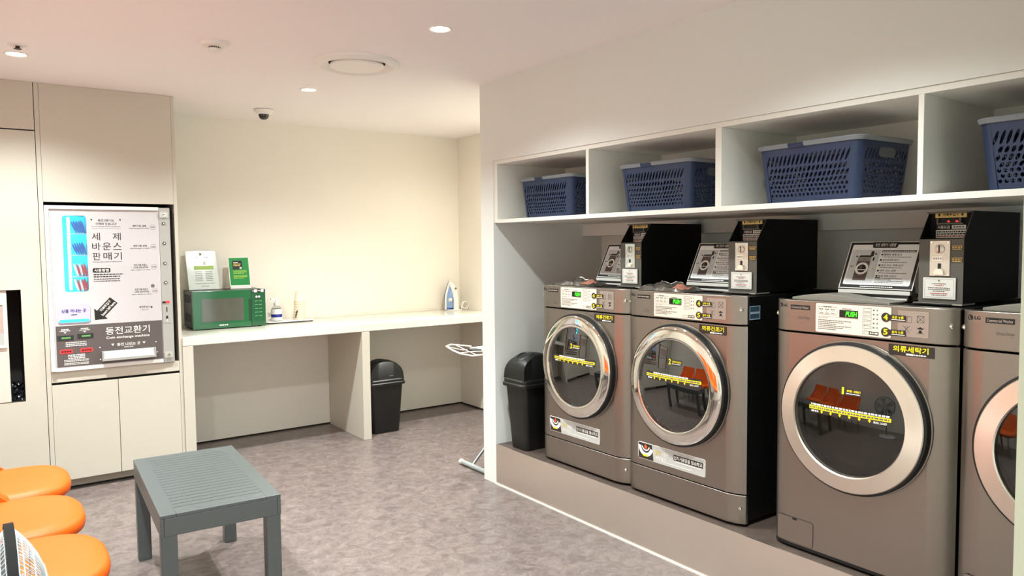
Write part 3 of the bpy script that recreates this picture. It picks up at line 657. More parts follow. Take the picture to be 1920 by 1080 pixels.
# ================================================================== laundry machines
MW, MH, MD = .70, 1.005, .755
DCX, DCZ = .345, .572
PROF = [(0, .034), (.010, .019), (.028, .008), (.052, .0015), (.075, 0), (.618, 0), (.634, .003), (.668, .013), (.692, .028), (.70, .036)]
def dome_y(u, v): return -.036 - .018 * (1 - min(1, ((u - DCX) ** 2 + (v - DCZ) ** 2) / .215 ** 2))
def on_dome(e): return lambda u, v: (u, dome_y(u, v) - e, v)
def on_front(e):
    def F(u, v):
        for (a, ya), (b, yb) in zip(PROF, PROF[1:]):
            if a <= u <= b: return (u, ya + (yb - ya) * (u - a) / (b - a) - e, v)
        return (u, -e, v)
    return F
def make_machine(dryer):
    t = thing('tumble_dryer' if dryer else 'washing_machine', 'x', 'dryer' if dryer else 'washing machine', (0, 0, 0), radians(-90), 'bronze dryers' if dryer else 'bronze washing machines')
    mb = MB(); mb.box(.004, .016, .036, MD, .01, .99); mb.box(.684, .696, .036, MD, .01, .99); mb.box(.016, .684, MD - .01, MD, .01, .99); mb.box(.016, .684, .04, MD, .01, .02); mb.box(.004, .696, .045, MD, .985, 1.0)
    mb.build('cabinet', BLACKM, t, bevel=.002)
    mb = MB()
    for x in (.07, .63):
        for y in (.08, .68): mb.lathe([(.022, -.0105), (.022, .012)], (x, y, 0), 'z', 14)
    mb.build('feet', DARKR, t)
    zb = .136 if dryer else .012
    mb = MB(); loop = [(DCX + .228 * cos(2 * pi * i / 72), DCZ + .228 * sin(2 * pi * i / 72)) for i in range(72)]
    holed(mb, flat(0), .075, .618, zb, .873, loop)
    mb.add([(u, 0, v) for u, v in loop] + [(u, .03, v) for u, v in loop], [(i, (i + 1) % 72, 72 + (i + 1) % 72, 72 + i) for i in range(72)])
    for seg in (PROF[:5], PROF[5:]):
        mb.loft([[(x, y, zb) for x, y in seg], [(x, y, .873) for x, y in seg]], 0, False, False)
    for z in (zb, .873):
        mb.add([(x, y, z) for x, y in PROF] + [(x, y + .025, z) for x, y in PROF], [(i, i + 1, len(PROF) + i + 1, len(PROF) + i) for i in range(len(PROF) - 1)])
    fp = mb.build('front_panel', BRONZE, t)
    bars = PROF + [(.70, .05), (0, .05)]
    fa = MB().prism(bars, 'z', .8795, MH).build('fascia', BRONZE, t, bevel=.004)
    if dryer: kp = MB().prism(bars, 'z', .002, .130).build('kick_panel', BRONZE, t, bevel=.003)
    else: MB().prism(bars, 'z', .0, .0105).build('bottom_trim', DARKR, t)
    # screws
    for host, pts in ((fa, ((.679, .945), (.006, .945))),) + (((kp, ((.679, .072),)),) if dryer else ()):
        for (u, v) in pts:
            yy = .020 if u > .3 else .028
            MB().lathe([(.009, yy), (.009, yy - .004), (.004, yy - .008)], (u, 0, v), 'y', 16).build('screw', CHROME, host)
    # marks on the fascia
    mb = MB(); F = on_front(.0010)
    disc(mb, F, .030, .981, .0088); text(mb, F, 'LG', .0445, .063, .9755, .9865, 0, bold=.02)
    line(mb, on_front(.0018), (.0285, .985), (.0285, .977), .0016, 1); line(mb, on_front(.0018), (.0285, .977), (.033, .977), .0016, 1); disc(mb, on_front(.0018), .0255, .9845, .0012, 1, 8)
    quad(mb, F, .079, .163, .967, .985)
    if dryer: strokes(mb, flat(-.0014), .084, .158, .976, .006, 1, 3)
    else: text(mb, flat(-.0014), 'Commercial Washer', .083, .159, .971, .981, 1)
    line(mb, F, (.023, .926), (.163, .925), .0012, 2)
    if dryer: strokes(mb, F, .125, .162, .913, .004, 2, 5); strokes(mb, F, .12, .162, .904, .004, 2, 6)
    else: text(mb, F, 'Direct Drive', .112, .163, .930, .941, 2, bold=.004)
    mb.build('lettering', [INK, LBL, INKG], fa)
    # control panel
    mb = MB(); mb.prism(rrect(.190, .485, .886, .9975, .006), 'y', -.003, -.0003); cp = mb.build('control_panel', PANELW, fa, bevel=.001)
    mb = MB(); F = flat(-.0036)
    frame(mb, F, .200, .280, .956, .986, .0008); strokes(mb, F, .222, .255, .986, .004, 0, 1)
    for k in range(3):
        u = .213 + k * .024; strokes(mb, F, u - .007, u + .009, .976, .004, 0, k); disc(mb, F, u, .969, .0016, 0, 8); strokes(mb, F, u - .006, u + .008, .961, .003, 0, k + 7)
    line(mb, F, (.200, .949), (.362, .947), .0006); text(mb, F, '사용 시 주의 사항', .201, .240, .9405, .9465, 0, bold=.004)
    for k in range(6): strokes(mb, F, .201, .335 - .03 * ((k * 7) % 3), .934 - k * .0068, .003, 0, k + 11)
    rows = (.985, .969, .953, .937) if dryer else (.984, .968, .952, .936, .920, .9)
    for k, z in enumerate(rows):
        frame(mb, F, .380, .412, z - .006, z + .006, .0011); disc(mb, F, .387, z, .0014, 0, 6)
        strokes(mb, F, .418, .424, z, .005, 0, k); strokes(mb, F, .432, .437, z, .005, 0, k + 3)
    if dryer: frame(mb, F, .372, .402, .893, .904, .001)
    quad(mb, F, .404, .440, .893, .905, 1); strokes(mb, flat(-.0042), .408, .437, .899, .006, 2, 2)
    strokes(mb, F, .300, .335, .982, .003, 0, 9)
    mb.build('lettering', [INKG, BROWN, PANELW], cp)
    d_ = MB().box(.289, .362, -.005, -.0031, .950, .9775).build('display', DISP, cp)
    mb = MB(); text(mb, flat(-.0056), 'PUSH', .314, .357, .954, .973, 0, bold=.02, shear=.12); mb.build('digits', GREENLED, d_)
    # pictogram plate
    mb = MB(); mb.prism(rrect(.508, .614, .898, .989, .004), 'y', -.0015, -.0002); ip = mb.build('pictogram_plate', ICON, fa, bevel=.0005)
    mb = MB(); F = flat(-.0021)
    frame(mb, F, .540, .556, .948, .970, .0008)
    for (u, v) in ((.586, .962), (.538, .925), (.586, .922)):
        if v > .95: frame(mb, F, u - .012, u + .012, v - .012, v + .012, .0009)
        elif u < .55: disc(mb, F, u + .016, v - .002, .0012, 0, 6); ring(mb, F, u, v + .006, .004, .0048, 0, 12)
        else: disc(mb, F, u, v - .004, .0055, 0, 12); poly(mb, F, [(u - .012, v + .006), (u + .012, v + .006), (u, v + .014)])
        line(mb, F, (u - .012, v - .012), (u + .012, v + .012), .0011); line(mb, F, (u - .012, v + .012), (u + .012, v - .012), .0011)
    mb.build('pictograms', INK, ip)
    # numbered stickers 4 and 5
    for n, v, s in (('4', .962, '선택 누름' if dryer else '표준 누름'), ('5', .909, '동작 누름')):
        mb = MB(); F = flat(-.0046); quad(mb, F, .474, .537, v - .011, v + .010, 0); F = flat(-.0050); disc(mb, F, .466, v, .0165, 0); F = flat(-.0056)
        text(mb, F, n, .458, .474, v - .0105, v + .0105, 1, bold=.03); text(mb, F, s, .489, .530, v - .003, v + .007, 1, bold=.02); quad(mb, F, .487, .535, v - .0075, v - .0055, 2)
        mb.build('sticker', [BROWN, YEL, INKW], fa)
    # title sign
    u0, u1 = (.466, .618) if dryer else (.477, .627)
    mb = MB(); mb.box(u0, min(u1, .618), -.0016, -.0002, .829, .868)
    if u1 > .618: mb.prism([(.618, -.0016), (.634, .0014), (.634, .0028), (.618, -.0002)], 'z', .829, .868)
    F = flat(-.0022); text(mb, F, '의류건조기' if dryer else '의류세탁기', u0 + .016, u0 + .138, .842, .864, 1, bold=.02)
    quad(mb, F, u0 + .062, u0 + .088, .8325, .8385, 2); strokes(mb, F, u0 + .09, u0 + .13, .8355, .0045, 2, 3)
    mb.build('title_sign', [BROWN, YEL, INKW], fp)
    # door
    mb = MB(); c = (DCX, 0, DCZ)
    if dryer: mb.lathe([(.277, -.030), (.277, -.036), (.2752, -.0388), (.270, -.0415), (.258, -.0447), (.244, -.0470), (.230, -.0482), (.220, -.0484), (.2160, -.0470), (.2145, -.044), (.2145, -.028)], c, 'y', 96, 0, False)
    else: mb.lathe([(.277, -.030), (.277, -.038), (.274, -.0415), (.250, -.0450), (.224, -.0475), (.2185, -.0485), (.2145, -.044), (.2145, -.028)], c, 'y', 96, 0, False)
    door = mb.build('door', CHROME if dryer else SATIN, t)
    mb = MB(); mb.lathe([(.292, -.0003), (.291, -.004), (.287, -.005)], c, 'y', 96, 1, False); mb.lathe([(.287, -.0003), (.287, -.026), (.284, -.032), (.277, -.034), (.274, -.034)], c, 'y', 96, 0, False)
    mb.build('door_rim', [DARKR, BRONZE], door)
    mb = MB(); mb.lathe([(.2145 * k / 10 if k else .0005, -.036 - .018 * (1 - (k / 10) ** 2)) for k in range(10, -1, -1)], c, 'y', 64, 0, True); mb.build('door_glass', GLASSD if dryer else GLASSW, door)
    mb = MB(); mb.lathe([(.205, -.022), (.200, .010), (.180, .060), (.150, .092), (.110, .108), (.0005, .114)], c, 'y', 64, 0, False); mb.build('glass_bowl', BOWL, door)
    mb = MB(); mb.lathe([(.2145, -.030), (.222, -.01), (.232, .02), (.226, .03), (.236, .045)], c, 'y', 64, 0, False); mb.build('gasket', DARKR, door)
    # drum
    mb = MB(); mb.lathe([(.226, .03), (.245, .05), (.25, .09), (.25, .47), (.235, .50), (.0005, .505)], c, 'y', 64, 0, True)
    dm = mb.build('drum', DRUM, t)
    for k in range(3):
        a = radians(75 + 120 * k); d = Vector((cos(a), 0, sin(a))); n = Vector((-sin(a), 0, cos(a))); cc = Vector(c)
        mb = MB(); mb.loft([[cc + d * .25 + n * .035 + Vector((0, y, 0)), cc + d * (.25 - hh) + n * .012 + Vector((0, y, 0)), cc + d * (.25 - hh) - n * .012 + Vector((0, y, 0)), cc + d * .25 - n * .035 + Vector((0, y, 0))] for y, hh in ((.09, .02), (.16, .055), (.40, .055), (.46, .02))])
        mb.build('drum_lifter', DRUM, dm)
    # door stickers
    mb = MB(); G = on_dome(.0012); G2 = on_dome(.0018)
    a, b_ = (.184, .515) if dryer else (.196, .513); zz = .609 if dryer else .599
    quad(mb, G, a, b_, zz - .021, zz + .016, 3, 24)
    quad(mb, G2, a, b_, zz - .0068, zz + .0068, 1, 24); strokes(mb, on_dome(.0024), a + .005, b_ - .006, zz, .006, 4, 3)
    strokes(mb, G2, a + (.048 if dryer else .008), b_ - (.067 if dryer else .006), zz + .0122, .0065, 2, 4)
    strokes(mb, G2, a + .010, a + .04, zz - .014, .006, 2, 5); text(mb, G2, 'MAX. LOAD', b_ - .060, b_ - .014, zz - .019, zz - .011, 2, bold=.02)
    for k in range(6):
        u = a + .055 + k * .0375; poly(mb, G2, [(u - .006, zz - .011), (u + .006, zz - .011), (u, zz - .020)], 1); quad(mb, G2, u - .0025, u + .0025, zz - .011, zz - .006, 1)
    mb.build('load_line_sticker', [INK, YEL, INKW, BROWN, INKG], door); mb = MB()
    zn = .686 if dryer else .681
    quad(mb, G, .344, .404, zn - .015, zn + .010, 3, 3); disc(mb, G, .334, zn, .017, 3)
    text(mb, G2, '2' if dryer else '1', .327 if dryer else .3305, .342 if dryer else .3385, zn - .013, zn + .013, 1, bold=.02)
    text(mb, G2, '건조물 투입하기' if dryer else '세탁물 · 세제넣기', .349, .402, zn - .003, zn + .006, 1, bold=.02); quad(mb, G2, .348, .400, zn - .0095, zn - .007, 2, 3)
    mb.build('number_sticker', [INK, YEL, INKW, BROWN, INKG], door)
    if dryer:
        mb = MB(); mb.prism(rrect(.083, .505, .169, .252, .008), 'y', -.0012, -.0002); F = flat(-.0018)
        poly(mb, F, rrect(.086, .504, .171, .250, .007)[0:10] + [(.086, .171), (.504, .171)], 6)
        F = flat(-.0024); poly(mb, F, [(.087, .172), (.187, .172), (.176, .249), (.087, .249)], 1); F = flat(-.003)
        def arc(cu, cv, r0, r1, a0, a1, m):
            for i in range(14):
                p, q = radians(a0 + (a1 - a0) * i / 14), radians(a0 + (a1 - a0) * (i + 1) / 14)
                poly(mb, F, [(cu + r0 * cos(p), cv + r0 * sin(p)), (cu + r1 * cos(p), cv + r1 * sin(p)), (cu + r1 * cos(q), cv + r1 * sin(q)), (cu + r0 * cos(q), cv + r0 * sin(q))], m)
        arc(.136, .233, .030, .048, 175, 350, 2); arc(.136, .238, .020, .026, 190, 350, 2)
        poly(mb, flat(-.0036), [(.128, .224), (.143, .222), (.146, .234), (.136, .247), (.127, .236)], 3); quad(mb, flat(-.0036), .117, .150, .185, .194, 4)
        text(mb, F, '잠깐!', .196, .232, .209, .230, 5); text(mb, F, '사용전', .240, .284, .209, .230, 2); text(mb, F, '세탁물의', .200, .270, .184, .203, 2, bold=.0)
        quad(mb, F, .316, .492, .208, .234, 1); text(mb, flat(-.0036), '먼지거름망을 청소하고', .320, .488, .212, .230, 2)
        strokes(mb, F, .33, .48, .201, .005, 2, 3); strokes(mb, F, .25, .42, .182, .004, 2, 4)
        mb.build('care_sticker', [INKW, BROWN, INKW, FLAME, YEL, mat('soft_yellow', '#e8d050', .5), PAPERG], fp)
    else:
        mb = MB(); F = flat(-.0007); 
        o_ = rrect(.030, .190, .016, .120, .010, 5); poly(mb, F, o_, 1); mb.prism(rrect(.0315, .1885, .0175, .1185, .009, 5), 'y', -.002, -.0009)
        mb.box(.098, .118, -.0026, -.0019, .110, .1186, 1); mb.build('filter_flap', [BRONZE, GAP], fp)
        mb = MB(); y0, y1 = .060, .175
        arcp = [(.045, 0), (.045, .010)] + [(.045 + .40 * k / 16, .010 + .022 * sin(pi * min(1, k / 13.0)) * (1 - k / 40) if k < 13 else .008 + .006 * (16 - k) / 3) for k in range(1, 17)] + [(.445, 0)]
        mb.prism([(u, MH - .004 + v) for u, v in arcp], 'y', y0, y1);
        mb.build('detergent_lid', LID, t, bevel=.002)
    return t
X0, Z0 = 2.65, .265
dry = make_machine(True); dry['label'] = 'bronze dryer with a chrome door beside the black bin'
dry.location = (X0, 3.395, Z0)
d2 = copy_tree(dry); d2.location = (X0, 2.69, Z0); d2['label'] = 'bronze dryer with a chrome door between the other dryer and the washers'
wsh = make_machine(False); wsh.location = (X0, 1.838, Z0); wsh['label'] = 'bronze washing machine with a satin silver door, next to the gap after the dryers'
w2 = copy_tree(wsh); w2.location = (X0, 1.127, Z0); w2['label'] = 'bronze washing machine cut off by the right edge of the photo'
t = None
TOP = Z0 + MH

# energy label on the black side of the second dryer
o = MB().box(2.70, 2.775, 1.9925, 1.9937, 1.165, 1.225).box(2.705, 2.77, 1.9922, 1.9926, 1.20, 1.222, 1).box(2.705, 2.77, 1.9922, 1.9926, 1.17, 1.19, 1).build('side_label', [mat('label_blue', '#9fb4c4', .4), mat('label_blue_dark', '#37505e', .4)])
o.parent = d2; o.matrix_parent_inverse = (Matrix.Translation((X0, 2.69, Z0)) @ Matrix.Rotation(radians(-90), 4, 'Z')).inverted()

# ------------------------------------------------------------------ coin boxes on the machines
def make_coinbox():
    t = thing('coin_box', 'x', 'coin box', (0, 0, 0), radians(-90), 'coin boxes on the machines')
    W, D, H, S0 = .153, .47, .335, .236
    mb = MB(); mb.box(0, W, .0, .072, .006, S0, 0); mb.box(0.0001, W - .0001, .0719, D, .006, H, 1)
    for a, b in ((0, .004), (W - .004, W)): mb.prism([(0, S0), (.0719, S0), (.0719, H)], 'x', a, b, 0 if a else 1)
    mb.box(.004, W - .004, .045, .0719, H - .006, H, 0)
    mb.add([(W + .0002, 0, .006), (W + .0002, D, .006), (W + .0002, D, H), (W + .0002, .072, H), (W + .0002, 0, S0)], [(0, 1, 2, 3, 4)], 1)
    mb.build('housing', [COINBOX, BLACKM], t, bevel=.0012)
    MB().box(-.012, W + .004, -.014, .09, 0, .0055).box(-.004, W - .03, -.03, -.004, .0001, .004, 1).build('base_plate', [PLATE, INK], t)
    cp = MB().box(.040, .109, -.005, -.0002, .102, .230).build('coin_plate', PLATE, t, bevel=.0015)
    mb = MB(); mb.lathe([(.0165, -.0052), (.0165, -.009), (.014, -.010)], (.0745, 0, .200), 'y', 24, 0); mb.box(.0725, .0765, -.0108, -.0099, .187, .213, 1); mb.build('coin_slot', [PLATE, INK], cp)
    mb = MB(); mb.box(.069, .080, -.0062, -.005, .118, .148, 1); mb.prism([(.058, .108), (.092, .108), (.090, .122), (.082, .129), (.068, .129), (.060, .122)], 'y', -.016, -.0055, 0); mb.build('return_button', [CHROME, INK], cp)
    mb = MB(); mb.box(.052, .084, -.0072, -.005, .158, .173, 0)
    for k in range(4): mb.box(.054 + k * .0075, .059 + k * .0075, -.0078, -.0071, .161, .170, 1)
    for u in (.046, .103):
        for v in (.109, .223): MB().lathe([(.0035, -.0065), (.0035, -.005)], (u, 0, v), 'y', 10, 0).build('screw', CHROME, cp)
    mb.build('price_window', [CHROME, PAPERG], cp)
    nt = MB().box(.017, .134, -.006, -.0002, .018, .100).build('notice', CLEAR, t)
    mb = MB(); mb.box(.020, .131, -.0064, -.006, .021, .097, 0); F = flat(-.007)
    frame(mb, F, .026, .125, .026, .092, .0006, 1); disc(mb, F, .075, .086, .003, 1, 8)
    for k, (w_, v) in enumerate(((.05, .075), (.03, .069), (.075, .060), (.075, .054), (.04, .048), (.06, .040), (.05, .034))): strokes(mb, F, .075 - w_ / 2, .075 + w_ / 2, v, .003, 2 if k in (1, 5) else 1, k)
    mb.build('paper', [PAPER, INKG, REDINK], nt)
    F = flat(-.0006)
    for v in (.204, .162):
        mb = MB()
        quad(mb, F, .112, .150, v - .009, v + .009, 1)
        quad(mb, flat(-.0010), .113, .149, v + .0045, v + .0075, 0); strokes(mb, flat(-.0010), .114, .148, v, .0045, 2, 1); quad(mb, flat(-.0010), .115, .146, v - .0075, v - .005, 0)
        mb.build('price_sticker', [GOLD, BROWN, GOLD], t)
    F0 = .0712
    sg = MB().box(.024, .131, F0 - .004, F0, .313, .3375).build('bill_sign', GOLD, t)
    mb = MB(); F = flat(F0 - .0046); text(mb, F, '지폐투입구', .049, .106, .318, .333, 0, bold=.02)
    for u in (.038, .117): line(mb, F, (u, .334), (u, .324), .003); poly(mb, F, [(u - .006, .326), (u + .006, .326), (u, .317)])
    mb.build('lettering', INK, sg)
    mb = MB(); mb.box(.032, .122, F0 - .012, F0 - .001, .289, .294); mb.box(.032, .037, F0 - .012, F0 - .001, .294, .311); mb.box(.110, .115, F0 - .012, F0 - .001, .294, .311); mb.box(.037, .110, F0 - .002, F0 - .0005, .294, .311, 1)
    mb.build('bill_slot', [COINBOX, INK], t)
    mb = MB(); F = flat(F0 - .0008); quad(mb, F, .028, .076, .271, .287, 1); quad(mb, F, .080, .128, .272, .286, 0); F2 = flat(F0 - .0014); text(mb, F2, '사용요금', .031, .074, .273, .285, 0, bold=.02); strokes(mb, F2, .086, .122, .279, .005, 2, 1)
    quad(mb, F, .026, .130, .239, .269, 0)
    for k, v in enumerate((.262, .254, .246)): strokes(mb, F2, .029, .127, v, .0045, 1 if k < 2 else 3, k)
    mb.build('price_labels', [PAPER, INK, INKG, REDINK], t)
    return t
cb = make_coinbox(); cb['label'] = 'black coin box with a lit red bill slot, on the washer nearest the camera'
CBX = 2.812
cb.location = (CBX, 1.340, TOP)
for (Y, lab) in ((2.192, 'black coin box standing on the dryer beside the washers'), (2.898, 'black coin box standing on the dryer beside the bin')):
    c = copy_tree(cb); c.location = (CBX, Y, TOP); c['label'] = lab
cb['label'] = 'black coin box with red bill slot lights on the washer fully in view'
for a, b in ((.066, .073), (.094, .102)): MB().box(a, b, .0680, .0692, .297, .302).build('red_light', REDL, cb)

# ------------------------------------------------------------------ instruction signs
def make_sign(washer):
    t = thing('instruction_sign', 'x', 'sign', (0, 0, 0), radians(-90), 'slanted instruction signs')
    lean = .47; zb, yb = .040, .0
    def Fm(o): return lambda u, v: (u, yb + v * sin(lean) - o * cos(lean), zb + v * cos(lean) + o * sin(lean))
    mb = MB(); slab(mb, Fm, 0, .297, 0, .210, -.004, 0); fr = mb.build('acrylic_frame', PAPER, t)
    mb = MB(); F = Fm(.0006); quad(mb, F, .0035, .2935, .004, .2065, 0); F = Fm(.0012); poly(mb, F, rrect(.014, .283, .017, .196, .006), 1)
    F = Fm(.0018); poly(mb, F, [(.095, .207), (.202, .207), (.198, .184), (.194, .181), (.103, .181), (.099, .184)], 0)
    text(mb, Fm(.0024), '코인 세탁기 사용법' if washer else '코인 건조기 사용법', .107, .190, .1865, .2015, 2, bold=.01)
    strokes(mb, Fm(.0012), .09, .22, .010, .004, 2, 5)
    poly(mb, F, [(.020, .024), (.135, .024), (.135, .172), (.020, .172)], 3); G = Fm(.0024)
    quad(mb, G, .050, .104, .036, .134, 4); quad(mb, G, .050, .104, .120, .140, 5); poly(mb, G, [(.050, .140), (.104, .140), (.112, .147), (.058, .147)], 0); quad(mb, G, .099, .112, .144, .166, 6)
    H_ = Fm(.003); ring(mb, H_, .077, .088, .018, .027, 2); disc(mb, H_, .077, .088, .018, 0); disc(mb, Fm(.0036), .072, .094, .007, 4); quad(mb, Fm(.0036), .060, .094, .080, .084, 2)
    quad(mb, H_, .073, .082, .129, .131, 0)
    for (u, v) in ((.120, .154), (.116, .134), (.116, .127), (.044, .142)): disc(mb, H_, u, v, .004, 0, 8)
    quad(mb, H_, .024, .040, .096, .099, 0); disc(mb, H_, .122, .088, .004, 7, 8)
    quad(mb, F, .141, .276, .162, .171, 0); strokes(mb, G, .144, .272, .1665, .004, 2, 2)
    items = ('빨래와 세제 넣기', '섬유유연제 넣기', '동전 또는 지폐 넣기', '세탁 코스 선택', '동작 버튼 누르기') if washer else ('빨래 넣기', '섬유유연제 넣기', '동전 또는 지폐 넣기', '건조 코스 선택', '동작 버튼 누르기')
    for k, s in enumerate(items):
        v = .151 - k * .0235; disc(mb, F, .146, v, .0042, 0, 10); text(mb, F, s, .153, .153 + .0078 * len(s), v - .0045, v + .0050, 0, bold=.008)
        strokes(mb, F, .150, .262 - .012 * (k % 3), v - .010, .0028, 8, k)
    quad(mb, F, .142, .162, .046, .051, 0); frame(mb, F, .140, .272, .022, .048, .0006, 8)
    for k, v in enumerate((.041, .035, .029)): strokes(mb, F, .144, .255 - .05 * (k == 0), v, .003, 0 if k == 1 else 8, k + 4)
    mb.build('printed_sheet', [INK, mat('sheet_white', '#f3f5f5', .4), INKW, mat('sheet_grey', '#d0d4d6', .4), mat('print_bronze', '#5e4e48', .5), mat('print_silver', '#9a918c', .5), mat('print_maroon', '#3a2624', .5), GOLD, INKG], fr)
    mb = MB(); mb.box(.004, .293, -.028, .16, 0, .004, 1); mb.box(.004, .293, -.030, -.018, .004, .010, 0); mb.box(.004, .293, -.018, .004, .004, .022, 2); mb.box(.004, .293, -.008, .006, .022, .036, 0); mb.box(.004, .293, -.002, .004, .036, .0405, 2)  # topmost black bar paints the shadow under the leaning sign
    mb.build('stand_foot', [PAPER, PLATE, MWBLACK], t)
    mb = MB(); mb.add([(.06, .098, .225), (.237, .098, .225), (.237, .155, .003), (.06, .155, .003), (.06, .101, .225), (.237, .101, .225), (.237, .158, .003), (.06, .158, .003)], [(0, 1, 2, 3), (4, 5, 6, 7), (0, 1, 5, 4), (1, 2, 6, 5), (2, 3, 7, 6), (3, 0, 4, 7)]); mb.build('prop', PAPER, t)
    return t
s1 = make_sign(True); s1.location = (2.875, 1.690, TOP + .0008); s1['label'] = 'slanted instruction sign with a washer picture on the fully visible washer'
s2 = make_sign(False); s2.location = (2.875, 2.492, TOP + .0008); s2['label'] = 'slanted instruction sign on the dryer beside the washers'
s3 = copy_tree(s2); s3.location = (2.905, 3.190, TOP + .0008); s3['label'] = 'slanted instruction sign on the dryer beside the bin'
# the washer's sign stands behind the detergent lid; small cable beside it
# ------------------------------------------------------------------ pouches on the dryers
def make_pouch(label, loc, seed, rz):
    t = thing('crumpled_pouch', label, 'pouch', loc, rz, 'crumpled pouches on the dryers')
    rnd = random.Random(seed); ph = [rnd.uniform(0, 6.28) for _ in range(12)]
    NX, NY = 30, 16; L, W = .30, .15
    def top(u, v):
        e = (4 * u * (1 - u)) ** .45 * (4 * v * (1 - v)) ** .45
        f = abs(sin(9 * u + 4 * v + ph[0])) * .45 + abs(sin(13 * v - 6 * u + ph[1])) * .3 + abs(sin(23 * u + 11 * v + ph[2])) * .2 + abs(sin(31 * v + 17 * u + ph[3])) * .12
        return .004 + e * (.010 + .034 * f)
    def wob(u, v): return (L * (u - .5) * (1 + .06 * sin(5 * v + ph[4])), W * (v - .5) * (1 + .10 * sin(6 * u + ph[5])))
    rows = []
    for j in range(NY + 1): rows.append([(*wob(i / NX, j / NY), top(i / NX, j / NY)) for i in range(NX + 1)])
    mb = MB(); mb.loft(rows, 0, False, False); bot = [[(*wob(i / NX, j / NY), .0008) for i in range(NX + 1)] for j in range(NY + 1)]; mb.loft(bot, 0, False, False)
    for seq in (0, NY): mb.loft([rows[seq], bot[seq]], 0, False, False)
    for i in (0, NX): mb.loft([[r[i] for r in rows], [r[i] for r in bot]], 0, False, False)
    bd = mb.build('pouch_body', FOIL, t, angle=25)
    pr = [[(*wob(.76 + .20 * i / 8, .04 + .40 * j / 8), top(.76 + .20 * i / 8, .04 + .40 * j / 8) + .0012) for i in range(9)] for j in range(9)]
    mb = MB(); mb.loft(pr, 0, False, False); mb.build('printed_patch', PINK, bd, angle=25)
    pr = [[(*wob(.30 + .38 * i / 8, .5 + .38 * j / 8), top(.30 + .38 * i / 8, .5 + .38 * j / 8) + .0012) for i in range(9)] for j in range(9)]
    mb = MB(); mb.loft(pr, 0, False, False); mb.build('pale_strip', PAPER, bd, angle=25)
    return t
make_pouch('crumpled silver pouch with a salmon corner on the dryer beside the bin', (2.735, 3.135, TOP + .0005), 4, radians(-90))
make_pouch('crumpled silver pouch with a salmon corner on the dryer beside the washers', (2.735, 2.475, TOP + .0005), 9, radians(-90))

